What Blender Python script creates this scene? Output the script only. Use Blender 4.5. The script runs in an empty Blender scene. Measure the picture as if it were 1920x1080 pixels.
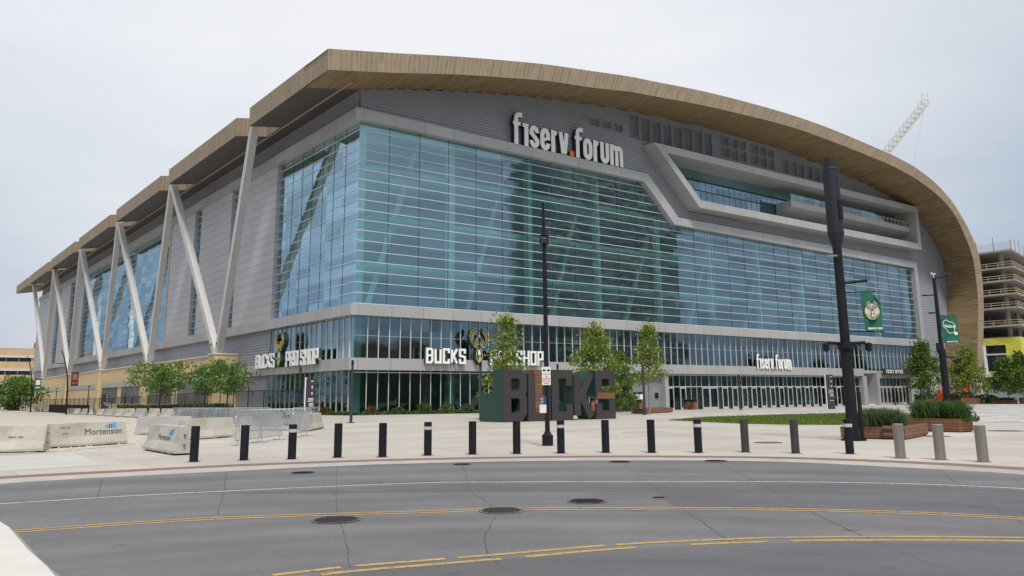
import bpy, bmesh, math, random
from mathutils import Vector, Matrix
from mathutils.geometry import tessellate_polygon
R = math.radians
rnd = random.Random(7)
scene = bpy.context.scene
COL = scene.collection
PI = math.pi

# ------------------------------------------------------------------ camera
FPX, PITCH, ROLL = 1546.5, 0.19537, -0.009651
CX, PY, CAMH = 960.0, 435.83, 1.7
fwd = Vector((0, math.cos(PITCH), math.sin(PITCH)))
up0 = Vector((0, -math.sin(PITCH), math.cos(PITCH)))
rt = Vector((math.cos(ROLL), 0, 0)) + up0 * math.sin(ROLL)
up = up0 * math.cos(ROLL) - Vector((1, 0, 0)) * math.sin(ROLL)
cam = bpy.data.cameras.new('camera')
camo = bpy.data.objects.new('camera', cam)
COL.objects.link(camo)
camo.matrix_world = Matrix(((rt.x, up.x, -fwd.x, 0), (rt.y, up.y, -fwd.y, 0), (rt.z, up.z, -fwd.z, CAMH), (0, 0, 0, 1)))
cam.sensor_width = 36.0
cam.lens = FPX / 1920 * 36
cam.shift_y = -(540 - PY) / 1920
cam.clip_start = 0.1
cam.clip_end = 6000
scene.camera = camo
AF, AL = 0.9138407, 0.9138407 - PI / 2
FD = Vector((math.sin(AF), math.cos(AF), 0))          # along the plaza facade
LD = Vector((math.sin(AL), math.cos(AL), 0))          # along the long side facade
K = Vector((-16.3117, 85.1273, 0))                    # ground corner of the arena
TH = math.atan2(FD.y, FD.x)

# ------------------------------------------------------------------ sky and light (bright overcast)
SUN_EL, SUN_DIR = R(57), (-LD * 0.93 - FD * 0.37).normalized()
SUN_AZ = math.atan2(SUN_DIR.x, SUN_DIR.y)
w = bpy.data.worlds.new('World')
scene.world = w
w.use_nodes = True
nt = w.node_tree
N, Lk = nt.nodes, nt.links
N.clear()
def wn(t, **k):
    n = N.new(t)
    for a, b in k.items(): setattr(n, a, b)
    return n
sky = wn('ShaderNodeTexSky', sky_type='NISHITA', sun_disc=False, sun_elevation=SUN_EL, sun_rotation=SUN_AZ)
sky.air_density = 1.2; sky.dust_density = 3.0
tc = wn('ShaderNodeTexCoord')
sep = wn('ShaderNodeSeparateXYZ'); Lk.new(tc.outputs['Generated'], sep.inputs[0])
zr = wn('ShaderNodeValToRGB')
zr.color_ramp.elements[0].position = 0.0; zr.color_ramp.elements[0].color = (.28, .36, .48, 1)
zr.color_ramp.elements[1].position = 1.0; zr.color_ramp.elements[1].color = (.76, .78, .83, 1)
for p_, c_ in ((.10, (.365, .44, .56)), (.22, (.47, .54, .645)), (.42, (.61, .66, .73)), (.65, (.74, .76, .80))):
    e = zr.color_ramp.elements.new(p_); e.color = (*c_, 1)
Lk.new(sep.outputs['Z'], zr.inputs[0])
# the cloud is thinner towards one side
dt = wn('ShaderNodeVectorMath', operation='DOT_PRODUCT'); Lk.new(tc.outputs['Generated'], dt.inputs[0])
dt.inputs[1].default_value = Vector((-0.10, 0.90, 0.43)).normalized()
mr = wn('ShaderNodeMapRange'); Lk.new(dt.outputs['Value'], mr.inputs[0])
mr.inputs[1].default_value = .72; mr.inputs[2].default_value = 1.0; mr.inputs[3].default_value = 0.0; mr.inputs[4].default_value = 1.0
no = wn('ShaderNodeTexNoise'); no.inputs['Scale'].default_value = 2.2; no.inputs['Detail'].default_value = 5; no.inputs['Roughness'].default_value = .5
mp = wn('ShaderNodeMapping'); mp.inputs['Scale'].default_value = (1, 1, 3); Lk.new(tc.outputs['Generated'], mp.inputs[0]); Lk.new(mp.outputs[0], no.inputs['Vector'])
nr = wn('ShaderNodeMapRange'); Lk.new(no.outputs['Fac'], nr.inputs[0]); nr.inputs[1].default_value = .35; nr.inputs[2].default_value = .7; nr.inputs[3].default_value = -.2; nr.inputs[4].default_value = .2
ad = wn('ShaderNodeMath', operation='ADD', use_clamp=True); Lk.new(mr.outputs[0], ad.inputs[0]); Lk.new(nr.outputs[0], ad.inputs[1])
mx = wn('ShaderNodeMix', data_type='RGBA'); Lk.new(ad.outputs[0], mx.inputs[0]); Lk.new(zr.outputs[0], mx.inputs[6]); mx.inputs[7].default_value = (.86, .87, .90, 1)
sc = wn('ShaderNodeVectorMath', operation='SCALE'); Lk.new(mx.outputs[2], sc.inputs[0]); sc.inputs['Scale'].default_value = 10.0
mm = wn('ShaderNodeMix', data_type='RGBA'); mm.inputs[0].default_value = .93; Lk.new(sky.outputs[0], mm.inputs[6]); Lk.new(sc.outputs[0], mm.inputs[7])
bg = wn('ShaderNodeBackground'); bg.inputs[1].default_value = .1; Lk.new(mm.outputs[2], bg.inputs[0])
wo = wn('ShaderNodeOutputWorld'); Lk.new(bg.outputs[0], wo.inputs[0])
sun = bpy.data.lights.new('sun', 'SUN'); sun.energy = 2.8; sun.angle = R(9); sun.color = (1, .96, .9)
suno = bpy.data.objects.new('sun', sun); COL.objects.link(suno)
sd = Vector((SUN_DIR.x * math.cos(SUN_EL), SUN_DIR.y * math.cos(SUN_EL), math.sin(SUN_EL)))
suno.rotation_euler = sd.to_track_quat('Z', 'Y').to_euler()
suno.location = (0, 0, 120)
scene.view_settings.view_transform = 'Standard'
scene.view_settings.look = 'None'
scene.view_settings.gamma = 1
scene.view_settings.exposure = 0.1

# ------------------------------------------------------------------ helpers
def gz(x, y):                                   # the site falls gently away from the street
    t = min(1, max(0, (y - 72) / 53.0))
    return -0.45 * t * t * (3 - 2 * t)
def ray(px, py):
    c = Vector(((px - CX) / FPX, -(py - PY) / FPX, 1))
    return rt * c.x + up * c.y + fwd * c.z
def G(px, py, z=None):                          # ground point
    r = ray(px, py); zz = 0.0 if z is None else z
    for _ in range(8):
        t = (zz - CAMH) / r.z; P = Vector((0, 0, CAMH)) + r * t
        if z is None: zz = gz(P.x, P.y)
    return Vector((P.x, P.y, zz))
def onU(px, py, u):                             # point of a vertical plane parallel to the long facade
    r = ray(px, py); C0 = Vector((0, 0, CAMH))
    t = ((K + FD * u - C0).dot(FD)) / r.dot(FD); Q = C0 + r * t
    return (Q - K).dot(LD)
def onV(px, py, v):
    r = ray(px, py); C0 = Vector((0, 0, CAMH))
    t = ((K + LD * v - C0).dot(LD)) / r.dot(LD); Q = C0 + r * t
    return (Q - K).dot(FD)
def W(u, v, z=None):
    P = K + FD * u + LD * v
    return Vector((P.x, P.y, gz(P.x, P.y) if z is None else z))

def pm(name, col, rough=.6, metal=0., var=.12, scale=3., bump=0., bscale=None, coord='Object', stretch=None, detail=4, spec=.5, col2=None):
    m = bpy.data.materials.new(name); m.use_nodes = True
    t = m.node_tree; n = t.nodes; l = t.links; b = n['Principled BSDF']
    b.inputs['Roughness'].default_value = rough; b.inputs['Metallic'].default_value = metal
    b.inputs['Specular IOR Level'].default_value = spec
    tc = n.new('ShaderNodeTexCoord'); mp = n.new('ShaderNodeMapping'); l.new(tc.outputs[coord], mp.inputs[0])
    if stretch: mp.inputs['Scale'].default_value = stretch
    ns = n.new('ShaderNodeTexNoise'); ns.inputs['Scale'].default_value = scale; ns.inputs['Detail'].default_value = detail; l.new(mp.outputs[0], ns.inputs['Vector'])
    mx = n.new('ShaderNodeMix'); mx.data_type = 'RGBA'
    mrr = n.new('ShaderNodeMapRange'); mrr.inputs[1].default_value = .3; mrr.inputs[2].default_value = .7; l.new(ns.outputs['Fac'], mrr.inputs[0]); l.new(mrr.outputs[0], mx.inputs[0])
    a = [max(0, c * (1 - var)) for c in col]; c2 = [min(1, c * (1 + var)) for c in (col2 or col)]
    mx.inputs[6].default_value = (*a, 1); mx.inputs[7].default_value = (*c2, 1)
    l.new(mx.outputs[2], b.inputs['Base Color'])
    if bump:
        nb = n.new('ShaderNodeTexNoise'); nb.inputs['Scale'].default_value = bscale or scale * 4; nb.inputs['Detail'].default_value = 5; l.new(mp.outputs[0], nb.inputs['Vector'])
        bp = n.new('ShaderNodeBump'); bp.inputs['Strength'].default_value = 1; bp.inputs['Distance'].default_value = bump; l.new(nb.outputs['Fac'], bp.inputs['Height']); l.new(bp.outputs[0], b.inputs['Normal'])
    m['mixnode'] = mx.name
    return m
def nodes(m): return m.node_tree.nodes, m.node_tree.links
def joints(m, w_, h_, mortar, col, rot=(0, 0, 0), coord='Object', offset=0.0, squash=1.0, strength=1.0):
    """thin seams of another colour between panels or slabs"""
    n, l = nodes(m); b = n['Principled BSDF']; mx = n[m['mixnode']]
    tc = n.new('ShaderNodeTexCoord'); mp = n.new('ShaderNodeMapping'); mp.inputs['Rotation'].default_value = rot; l.new(tc.outputs[coord], mp.inputs[0])
    br = n.new('ShaderNodeTexBrick'); l.new(mp.outputs[0], br.inputs['Vector']); br.offset = offset
    br.inputs['Scale'].default_value = 1; br.inputs['Brick Width'].default_value = w_; br.inputs['Row Height'].default_value = h_; br.inputs['Mortar Size'].default_value = mortar
    br.inputs['Mortar Smooth'].default_value = 0.1
    br.inputs['Color1'].default_value = (0, 0, 0, 1); br.inputs['Color2'].default_value = (1, 1, 1, 1)
    m2 = n.new('ShaderNodeMix'); m2.data_type = 'RGBA'
    # block tone
    hs = n.new('ShaderNodeMix'); hs.data_type = 'RGBA'; hs.blend_type = 'MULTIPLY'; hs.inputs[0].default_value = 1
    mr = n.new('ShaderNodeMapRange'); l.new(br.outputs['Color'], mr.inputs[0]); mr.inputs[3].default_value = 1 - .07 * strength; mr.inputs[4].default_value = 1 + .05 * strength
    l.new(mx.outputs[2], hs.inputs[6]); l.new(mr.outputs[0], hs.inputs[7])
    l.new(br.outputs['Fac'], m2.inputs[0]); l.new(hs.outputs[2], m2.inputs[6]); m2.inputs[7].default_value = (*col, 1)
    l.new(m2.outputs[2], b.inputs['Base Color'])
    return m

class MB:
    def __init__(s): s.v = []; s.f = []; s.uv = {}
    def add(s, vs, fs):
        o = len(s.v); s.v += [tuple(v) for v in vs]; s.f += [tuple(i + o for i in f) for f in fs]; return s
    def quad(s, a, b, c, d, uvs=None):
        s.add([a, b, c, d], [(0, 1, 2, 3)])
        if uvs: s.uv[len(s.f) - 1] = uvs
        return s
    def box(s, x0, x1, y0, y1, z0, z1, M=None):
        vs = [Vector((x, y, z)) for x in (x0, x1) for y in (y0, y1) for z in (z0, z1)]
        if M is not None: vs = [M @ v for v in vs]
        return s.add(vs, [(0, 1, 3, 2), (4, 6, 7, 5), (0, 4, 5, 1), (2, 3, 7, 6), (0, 2, 6, 4), (1, 5, 7, 3)])
    def beam(s, p, q, a, b, side=None):        # box beam from p to q with section a (side) by b
        p, q = Vector(p), Vector(q); d = (q - p).normalized()
        sx = Vector(side) if side is not None else (Vector((0, 0, 1)).cross(d) if abs(d.z) < .95 else Vector((1, 0, 0)))
        sx = (sx - d * sx.dot(d)).normalized(); sy = d.cross(sx)
        vs = [o + sx * i * a / 2 + sy * j * b / 2 for o in (p, q) for i, j in ((-1, -1), (1, -1), (1, 1), (-1, 1))]
        return s.add(vs, [(3, 2, 1, 0), (4, 5, 6, 7), (0, 1, 5, 4), (1, 2, 6, 5), (2, 3, 7, 6), (3, 0, 4, 7)])
    def tube(s, p, q, r0, r1=None, n=8, cap=True):
        r1 = r0 if r1 is None else r1; p, q = Vector(p), Vector(q); d = (q - p).normalized()
        a = d.orthogonal().normalized(); b = d.cross(a); vs = []
        for o, r in ((p, r0), (q, r1)):
            for i in range(n): t = 2 * PI * i / n; vs.append(o + a * math.cos(t) * r + b * math.sin(t) * r)
        fs = [(i, (i + 1) % n, n + (i + 1) % n, n + i) for i in range(n)]
        if cap: fs += [tuple(range(n))[::-1], tuple(range(n, 2 * n))]
        return s.add(vs, fs)
    def path(s, pts, rs, n=6):
        for i in range(len(pts) - 1): s.tube(pts[i], pts[i + 1], rs[i], rs[i + 1], n)
        return s
    def lathe(s, prof, c=(0, 0, 0), n=16):
        c = Vector(c); vs = [c + Vector((r * math.cos(2 * PI * i / n), r * math.sin(2 * PI * i / n), z)) for r, z in prof for i in range(n)]
        fs = [(k * n + i, k * n + (i + 1) % n, (k + 1) * n + (i + 1) % n, (k + 1) * n + i) for k in range(len(prof) - 1) for i in range(n)]
        fs += [tuple(range(n))[::-1], tuple(range((len(prof) - 1) * n, len(prof) * n))]
        return s.add(vs, fs)
    def prism(s, poly, f, d0, d1):              # 2D outline extruded; f(x, y, depth) gives the 3D point
        n = len(poly); a = [Vector(f(x, y, d0)) for x, y in poly]; b = [Vector(f(x, y, d1)) for x, y in poly]
        tri = tessellate_polygon([[Vector((x, y, 0)) for x, y in poly]])
        o = [tuple(t) for t in tri]
        return s.add(a + b, [t for t in o] + [tuple(n + i for i in t[::-1]) for t in o] + [(i, (i + 1) % n, n + (i + 1) % n, n + i) for i in range(n)])
    def build(s, name, m, parent=None, loc=None, smooth=False, rot=None, fixn=True):
        me = bpy.data.meshes.new(name); me.from_pydata(s.v, [], s.f); me.update()
        if s.uv:
            ul = me.uv_layers.new(name='UVMap')
            for fi, uvs in s.uv.items():
                for li, uvv in zip(me.polygons[fi].loop_indices, uvs): ul.data[li].uv = uvv
        if fixn and not s.uv:
            bm = bmesh.new(); bm.from_mesh(me); bmesh.ops.recalc_face_normals(bm, faces=bm.faces); bm.to_mesh(me); bm.free()
        if smooth:
            for p in me.polygons: p.use_smooth = True
        me.materials.append(m)
        o = bpy.data.objects.new(name, me); COL.objects.link(o)
        if parent: o.parent = parent
        if loc is not None: o.location = loc
        if rot is not None: o.rotation_euler = (0, 0, rot)
        return o
def tag(o, label=None, cat=None, group=None, kind=None):
    if label: o['label'] = label
    if cat: o['category'] = cat
    if group: o['group'] = group
    if kind: o['kind'] = kind
    return o
def thing(name, label, cat, loc=(0, 0, 0), rz=0, group=None):
    o = bpy.data.objects.new(name, None); COL.objects.link(o); o.location = loc; o.rotation_euler = (0, 0, rz); o.empty_display_size = .3
    return tag(o, label, cat, group)
def dup(root, loc, rz, label=None):
    def cp(o, par):
        c = o.copy(); COL.objects.link(c)
        if par: c.parent = par
        for ch in kids.get(o.name, []): cp(ch, c)
        return c
    kids = {}
    for o in list(COL.objects):
        if o.parent: kids.setdefault(o.parent.name, []).append(o)
    r = cp(root, None); r.location = loc; r.rotation_euler = (0, 0, rz)
    if label: r['label'] = label
    return r
YS = [72 + 4 * i for i in range(15)]
def drape(name, poly, dz, m, kind='structure', label=None, cat=None):
    bm = bmesh.new(); vs = [bm.verts.new((x, y, 0)) for x, y in poly]
    tri = tessellate_polygon([[Vector((x, y, 0)) for x, y in poly]])
    for t in tri:
        try: bm.faces.new([vs[i] for i in t])
        except ValueError: pass
    for y in YS:
        bmesh.ops.bisect_plane(bm, geom=bm.verts[:] + bm.edges[:] + bm.faces[:], plane_co=(0, y, 0), plane_no=(0, 1, 0))
    for v in bm.verts: v.co.z = gz(v.co.x, v.co.y) + dz
    bmesh.ops.recalc_face_normals(bm, faces=bm.faces)
    if sum(f.normal.z for f in bm.faces) < 0: bmesh.ops.reverse_faces(bm, faces=bm.faces)
    me = bpy.data.meshes.new(name); bm.to_mesh(me); bm.free(); me.materials.append(m)
    o = bpy.data.objects.new(name, me); COL.objects.link(o)
    return tag(o, label, cat, None, kind)
def strip(name, ptsA, ptsB, m, kind='structure'):
    b = MB()
    for i in range(len(ptsA) - 1): b.quad(ptsA[i], ptsA[i + 1], ptsB[i + 1], ptsB[i])
    return tag(b.build(name, m, fixn=False), kind=kind)

# strokes for lettering: a path drawn with a pen of width w (mitred), extruded
def ribbon(mb, path, w, f, d0, d1, closed=False):
    P = [Vector((x, y)) for x, y in path]; n = len(P); Lf = []; Rt = []
    for i in range(n):
        a = P[i - 1] if (i > 0 or closed) else None; c = P[(i + 1) % n] if (i < n - 1 or closed) else None
        d1_ = (P[i] - a).normalized() if a is not None else None; d2_ = (c - P[i]).normalized() if c is not None else None
        if d1_ is None: d1_ = d2_
        if d2_ is None: d2_ = d1_
        t = (d1_ + d2_)
        if t.length < 1e-6: t = d1_
        t.normalize(); nn = Vector((-t.y, t.x)); k = 1 / max(.45, nn.dot(Vector((-d1_.y, d1_.x))))
        Lf.append(P[i] + nn * w / 2 * k); Rt.append(P[i] - nn * w / 2 * k)
    if closed: Lf.append(Lf[0]); Rt.append(Rt[0])
    m = len(Lf); vs = []
    for d in (d0, d1):
        vs += [f(p.x, p.y, d) for p in Lf] + [f(p.x, p.y, d) for p in Rt]
    fs = []
    for i in range(m - 1):
        fs += [(i, i + 1, m + i + 1, m + i), (2 * m + i, 3 * m + i, 3 * m + i + 1, 2 * m + i + 1), (i, 2 * m + i, 2 * m + i + 1, i + 1), (m + i, m + i + 1, 3 * m + i + 1, 3 * m + i)]
    if not closed: fs += [(0, m, 3 * m, 2 * m), (m - 1, 3 * m - 1, 4 * m - 1, 2 * m - 1)]
    mb.add(vs, fs)
def arc(cx, cy, rx, ry, a0, a1, n=7): return [(cx + rx * math.cos(R(a0 + (a1 - a0) * i / n)), cy + ry * math.sin(R(a0 + (a1 - a0) * i / n))) for i in range(n + 1)]
# ------------------------------------------------------------------ materials
def glass(name, tint, fac, trans, cw, ch, rough=.03, wob=.013, axis=None):
    m = bpy.data.materials.new(name); m.use_nodes = True; t = m.node_tree; n = t.nodes; l = t.links; n.clear()
    out = n.new('ShaderNodeOutputMaterial'); gl = n.new('ShaderNodeBsdfGlossy'); tr = n.new('ShaderNodeBsdfTransparent'); mx = n.new('ShaderNodeMixShader')
    tc = n.new('ShaderNodeTexCoord')
    dv = n.new('ShaderNodeVectorMath'); dv.operation = 'DIVIDE'; dv.inputs[1].default_value = (cw, cw, ch); l.new(tc.outputs['Object'], dv.inputs[0])
    fl = n.new('ShaderNodeVectorMath'); fl.operation = 'FLOOR'; l.new(dv.outputs[0], fl.inputs[0])
    wn_ = n.new('ShaderNodeTexWhiteNoise'); wn_.noise_dimensions = '3D'; l.new(fl.outputs[0], wn_.inputs['Vector'])
    # panes differ a little in coating and set
    mr = n.new('ShaderNodeMapRange'); mr.inputs[3].default_value = .68; mr.inputs[4].default_value = 1.22; l.new(wn_.outputs['Value'], mr.inputs[0])
    sc = n.new('ShaderNodeVectorMath'); sc.operation = 'SCALE'; sc.inputs[0].default_value = tint; l.new(mr.outputs[0], sc.inputs['Scale']); l.new(sc.outputs[0], gl.inputs['Color'])
    gl.inputs['Roughness'].default_value = rough; tr.inputs['Color'].default_value = (*trans, 1)
    fr = n.new('ShaderNodeLayerWeight'); fr.inputs['Blend'].default_value = .35
    mf = n.new('ShaderNodeMapRange'); mf.inputs[3].default_value = fac; mf.inputs[4].default_value = min(1, fac + .45); l.new(fr.outputs['Fresnel'], mf.inputs[0]); l.new(mf.outputs[0], mx.inputs[0])
    ns = n.new('ShaderNodeTexNoise'); ns.inputs['Scale'].default_value = .5; l.new(tc.outputs['Object'], ns.inputs['Vector'])
    # each pane sits at a slightly different angle
    sb = n.new('ShaderNodeVectorMath'); sb.operation = 'SUBTRACT'; l.new(wn_.outputs['Color'], sb.inputs[0]); sb.inputs[1].default_value = (.5, .5, .5)
    sb2 = n.new('ShaderNodeVectorMath'); sb2.operation = 'SUBTRACT'; l.new(ns.outputs['Color'], sb2.inputs[0]); sb2.inputs[1].default_value = (.5, .5, .5)
    s1 = n.new('ShaderNodeVectorMath'); s1.operation = 'SCALE'; s1.inputs['Scale'].default_value = wob * .8; l.new(sb.outputs[0], s1.inputs[0])
    s2 = n.new('ShaderNodeVectorMath'); s2.operation = 'SCALE'; s2.inputs['Scale'].default_value = wob * 1.6; l.new(sb2.outputs[0], s2.inputs[0])
    ge = n.new('ShaderNodeNewGeometry'); a1 = n.new('ShaderNodeVectorMath'); a1.operation = 'ADD'; l.new(ge.outputs['Normal'], a1.inputs[0]); l.new(s1.outputs[0], a1.inputs[1])
    a2 = n.new('ShaderNodeVectorMath'); a2.operation = 'ADD'; l.new(a1.outputs[0], a2.inputs[0]); l.new(s2.outputs[0], a2.inputs[1])
    nm = n.new('ShaderNodeVectorMath'); nm.operation = 'NORMALIZE'; l.new(a2.outputs[0], nm.inputs[0]); l.new(nm.outputs[0], gl.inputs['Normal'])
    l.new(tr.outputs[0], mx.inputs[1]); l.new(gl.outputs[0], mx.inputs[2]); l.new(mx.outputs[0], out.inputs[0])
    return m
M = {}
M['curtain'] = glass('curtain_glass', (.50, .68, .79), .39, (.60, 1.0, .96), 3.87, 1.1)
M['shop'] = glass('shop_glass', (.42, .54, .60), .40, (.28, .62, .56), 1.29, 2.15)
M['shop_low'] = glass('shop_low_glass', (.32, .42, .42), .14, (.26, .48, .43), 1.29, 4.4)
M['alu'] = pm('alu_panel', (.41, .41, .405), .45, .15, .04, .4)
joints(M['alu'], 3.87, 60, .035, (.22, .22, .22))
M['alu_side'] = pm('alu_panel_side', (.41, .405, .395), .45, .15, .04, .4)
joints(M['alu_side'], 3.87, 60, .035, (.22, .22, .22), rot=(0, 0, PI / 2))
M['mull'] = pm('mullion', (.64, .645, .64), .45, .05, .03, 1)
M['louv'] = pm('louvre', (.33, .345, .39), .5, .1, .05, .3)
M['louv_back'] = pm('louvre_back', (.27, .28, .31), .7, 0, .1, .3)
M['panel'] = pm('wall_panel', (.47, .475, .49), .45, .1, .06, .25)
joints(M['panel'], 60, 1.1, .05, (.30, .30, .31), rot=(-PI / 2, -PI / 2, 0), offset=0, strength=.4)
M['strut'] = pm('strut_paint', (.56, .55, .54), .45, .05, .05, .4)
M['stone'] = pm('stone', (.57, .44, .25), .85, 0, .1, 2.5, .002)
joints(M['stone'], 1.2, .6, .012, (.42, .32, .19), rot=(-PI / 2, -PI / 2, 0), offset=.5)
M['stone2'] = pm('stone_front', (.57, .44, .25), .85, 0, .1, 2.5, .002)
joints(M['stone2'], 1.2, .6, .008, (.42, .32, .19), rot=(PI / 2, 0, 0), offset=.5)
M['wind0'] = pm('podium_dark_glass', (.03, .04, .05), .12, 0, .2, .5)
M['cap'] = pm('stone_cap', (.62, .57, .48), .8, 0, .05, 3)
M['inter'] = pm('interior_wall', (.68, .71, .71), .8, 0, .35, .12)
M['slabm'] = pm('interior_slab', (.75, .78, .78), .7, 0, .1, 1)
M['white_col'] = pm('white_column', (.8, .8, .78), .6, 0, .05, 1)
M['roofing'] = pm('roofing', (.4, .38, .34), .8, 0, .1, 1)
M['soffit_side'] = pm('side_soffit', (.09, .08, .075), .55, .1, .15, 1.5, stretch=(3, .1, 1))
M['gutter'] = pm('gutter', (.42, .38, .34), .5, .2, .05, 1)
M['dark'] = pm('dark_metal', (.015, .015, .02), .6, 0, .2, 3, spec=.15)
M['darkgrey'] = pm('grey_post_paint', (.04, .043, .06), .55, 0, .1, 3, spec=.3)
M['doorframe'] = pm('door_frame', (.56, .56, .55), .4, .3, .04, 2)
M['white'] = pm('sign_white', (.83, .84, .82), .5, 0, .03, 2)
M['cream'] = pm('sign_side_cream', (.50, .49, .46), .6, 0, .05, 2)
M['orange'] = pm('sign_orange', (.85, .17, .03), .5, 0, .03, 2)
M['green'] = pm('sign_green', (.01, .095, .062), .5, 0, .1, 2)
M['tan'] = pm('sign_tan', (.55, .40, .19), .5, 0, .05, 2)
M['greywall'] = pm('grey_wall', (.22, .23, .235), .6, 0, .08, .6)
joints(M['greywall'], 1.9, 1.45, .02, (.11, .11, .115), rot=(PI / 2, 0, 0), offset=0)
def wood(name, base, board, alt, seam=(.66, .55, .36), seamw=.035, uvaxis=0, var=.35):
    """boards laid across UV axis 0, each with its own tone"""
    m = bpy.data.materials.new(name); m.use_nodes = True; t = m.node_tree; n = t.nodes; l = t.links; b = n['Principled BSDF']; b.inputs['Roughness'].default_value = .6
    b.inputs['Specular IOR Level'].default_value = .25
    uv = n.new('ShaderNodeUVMap'); sp = n.new('ShaderNodeSeparateXYZ'); l.new(uv.outputs[0], sp.inputs[0])
    dv = n.new('ShaderNodeMath'); dv.operation = 'DIVIDE'; l.new(sp.outputs[0], dv.inputs[0]); dv.inputs[1].default_value = board
    fl = n.new('ShaderNodeMath'); fl.operation = 'FLOOR'; l.new(dv.outputs[0], fl.inputs[0])
    d2 = n.new('ShaderNodeMath'); d2.operation = 'DIVIDE'; l.new(sp.outputs[1], d2.inputs[0]); d2.inputs[1].default_value = 3.3
    ph = n.new('ShaderNodeTexWhiteNoise'); ph.noise_dimensions = '1D'; l.new(fl.outputs[0], ph.inputs['W'])
    ad = n.new('ShaderNodeMath'); ad.operation = 'ADD'; l.new(d2.outputs[0], ad.inputs[0]); l.new(ph.outputs['Value'], ad.inputs[1])
    f2 = n.new('ShaderNodeMath'); f2.operation = 'FLOOR'; l.new(ad.outputs[0], f2.inputs[0])
    cb = n.new('ShaderNodeCombineXYZ'); l.new(fl.outputs[0], cb.inputs[0]); l.new(f2.outputs[0], cb.inputs[1])
    wn_ = n.new('ShaderNodeTexWhiteNoise'); wn_.noise_dimensions = '2D'; l.new(cb.outputs[0], wn_.inputs['Vector'])
    cr = n.new('ShaderNodeValToRGB'); cr.color_ramp.elements[0].color = (*[c * (1 - var) for c in base], 1); cr.color_ramp.elements[1].color = (*[c * (1 + var) for c in alt], 1)
    l.new(wn_.outputs['Value'], cr.inputs[0])
    mpn = n.new('ShaderNodeMapping'); mpn.inputs['Scale'].default_value = (3, .35, 1); l.new(uv.outputs[0], mpn.inputs[0])
    ns = n.new('ShaderNodeTexNoise'); ns.inputs['Scale'].default_value = 2.; ns.inputs['Detail'].default_value = 5; l.new(mpn.outputs[0], ns.inputs['Vector'])
    mr = n.new('ShaderNodeMapRange'); l.new(ns.outputs['Fac'], mr.inputs[0]); mr.inputs[1].default_value = .3; mr.inputs[2].default_value = .7; mr.inputs[3].default_value = .84; mr.inputs[4].default_value = 1.14
    ml = n.new('ShaderNodeVectorMath'); ml.operation = 'SCALE'; l.new(cr.outputs[0], ml.inputs[0]); l.new(mr.outputs[0], ml.inputs['Scale'])
    fr = n.new('ShaderNodeMath'); fr.operation = 'FRACT'; l.new(dv.outputs[0], fr.inputs[0])
    lt = n.new('ShaderNodeMath'); lt.operation = 'LESS_THAN'; l.new(fr.outputs[0], lt.inputs[0]); lt.inputs[1].default_value = seamw / board
    mx = n.new('ShaderNodeMix'); mx.data_type = 'RGBA'; l.new(lt.outputs[0], mx.inputs[0]); l.new(ml.outputs[0], mx.inputs[6]); mx.inputs[7].default_value = (*seam, 1)
    l.new(mx.outputs[2], b.inputs['Base Color'])
    return m
M['fascia'] = wood('fascia_boards', (.255, .200, .140), .56, (.275, .212, .145), seam=(.36, .29, .20), seamw=.07, var=.09)
M['soffit'] = wood('soffit_boards', (.235, .168, .092), .34, (.265, .19, .10), seam=(.12, .085, .05), seamw=.03, var=.15)

# ------------------------------------------------------------------ the arena (local axes: x along the plaza front, y along the long side)
AR = thing('arena', 'huge sports arena with a curved timber roof over blue glass walls and leaning grey struts', 'arena', K, TH)
CU, CV = -39.07, -77.37
def SF(u, z, off):                              # a point measured on the glass plane moved onto a plane further out (front)
    s = (-CV - off) / -CV; return (CU + (u - CU) * s, 1.7 + (z - 1.7) * s)
def SL(v, z, off):
    s = (-CU - off) / -CU; return (CV + (v - CV) * s, 1.7 + (z - 1.7) * s)
fF = lambda x, y, d: (x, d, y)                  # front plane outlines: x = u, y = z, depth = v
fL = lambda x, y, d: (d, x, y)
LEN = 207.0
P85 = .85
# --- curtain wall, front and first side bay
def quadw(poly, f, d, name, m, par=AR):
    b = MB(); tri = tessellate_polygon([[Vector((x, y, 0)) for x, y in poly]])
    b.add([f(x, y, d) for x, y in poly], [tuple(t) for t in tri]); o = b.build(name, m, par, fixn=False)
    return o
gpoly = [(0, 10.9), (118.9, 10.9), (118.9, 25.9), (50.2, 25.9), (44.2, 31.6), (0, 31.6)]
quadw(gpoly, fF, 0., 'curtain_wall', M['curtain'])
quadw([(0, 10.9), (21.6, 10.9), (21.6, 31.6), (0, 31.6)], fL, 0., 'curtain_wall', M['curtain'])
mb = MB(); ml = MB()
zrow = [10.9 + .38 + 1.105 * i for i in range(0, 19)]
def uend(z):
    return 118.9 if z < 25.9 else 50.2 - (z - 25.9) * 6.0 / 5.7
for z in zrow:
    if z < 31.5: mb.box(-.07, uend(z), -.07, 0.02, z - .032, z + .032); ml.box(-.07, .02, .02, 21.6, z - .032, z + .032)
mb.build('mullion', M['mull'], AR); ml.build('mullion', M['mull'], AR)
mb = MB()
for i in range(1, 31):
    u = 3.87 * i - .2; zt = 31.5 if u < 44.2 else (31.5 - (u - 44.2) * .95 if u < 50.2 else 25.8)
    if u < 118.5: mb.box(u - .02, u + .02, -.03, .02, 10.9, zt)
for i in range(1, 8): mb.box(-.03, .02, 2.9 * i + .2 - .02, 2.9 * i + .2 + .02, 10.9, 31.5)
mb.build('glass_joint', M['darkgrey'], AR)
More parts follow.
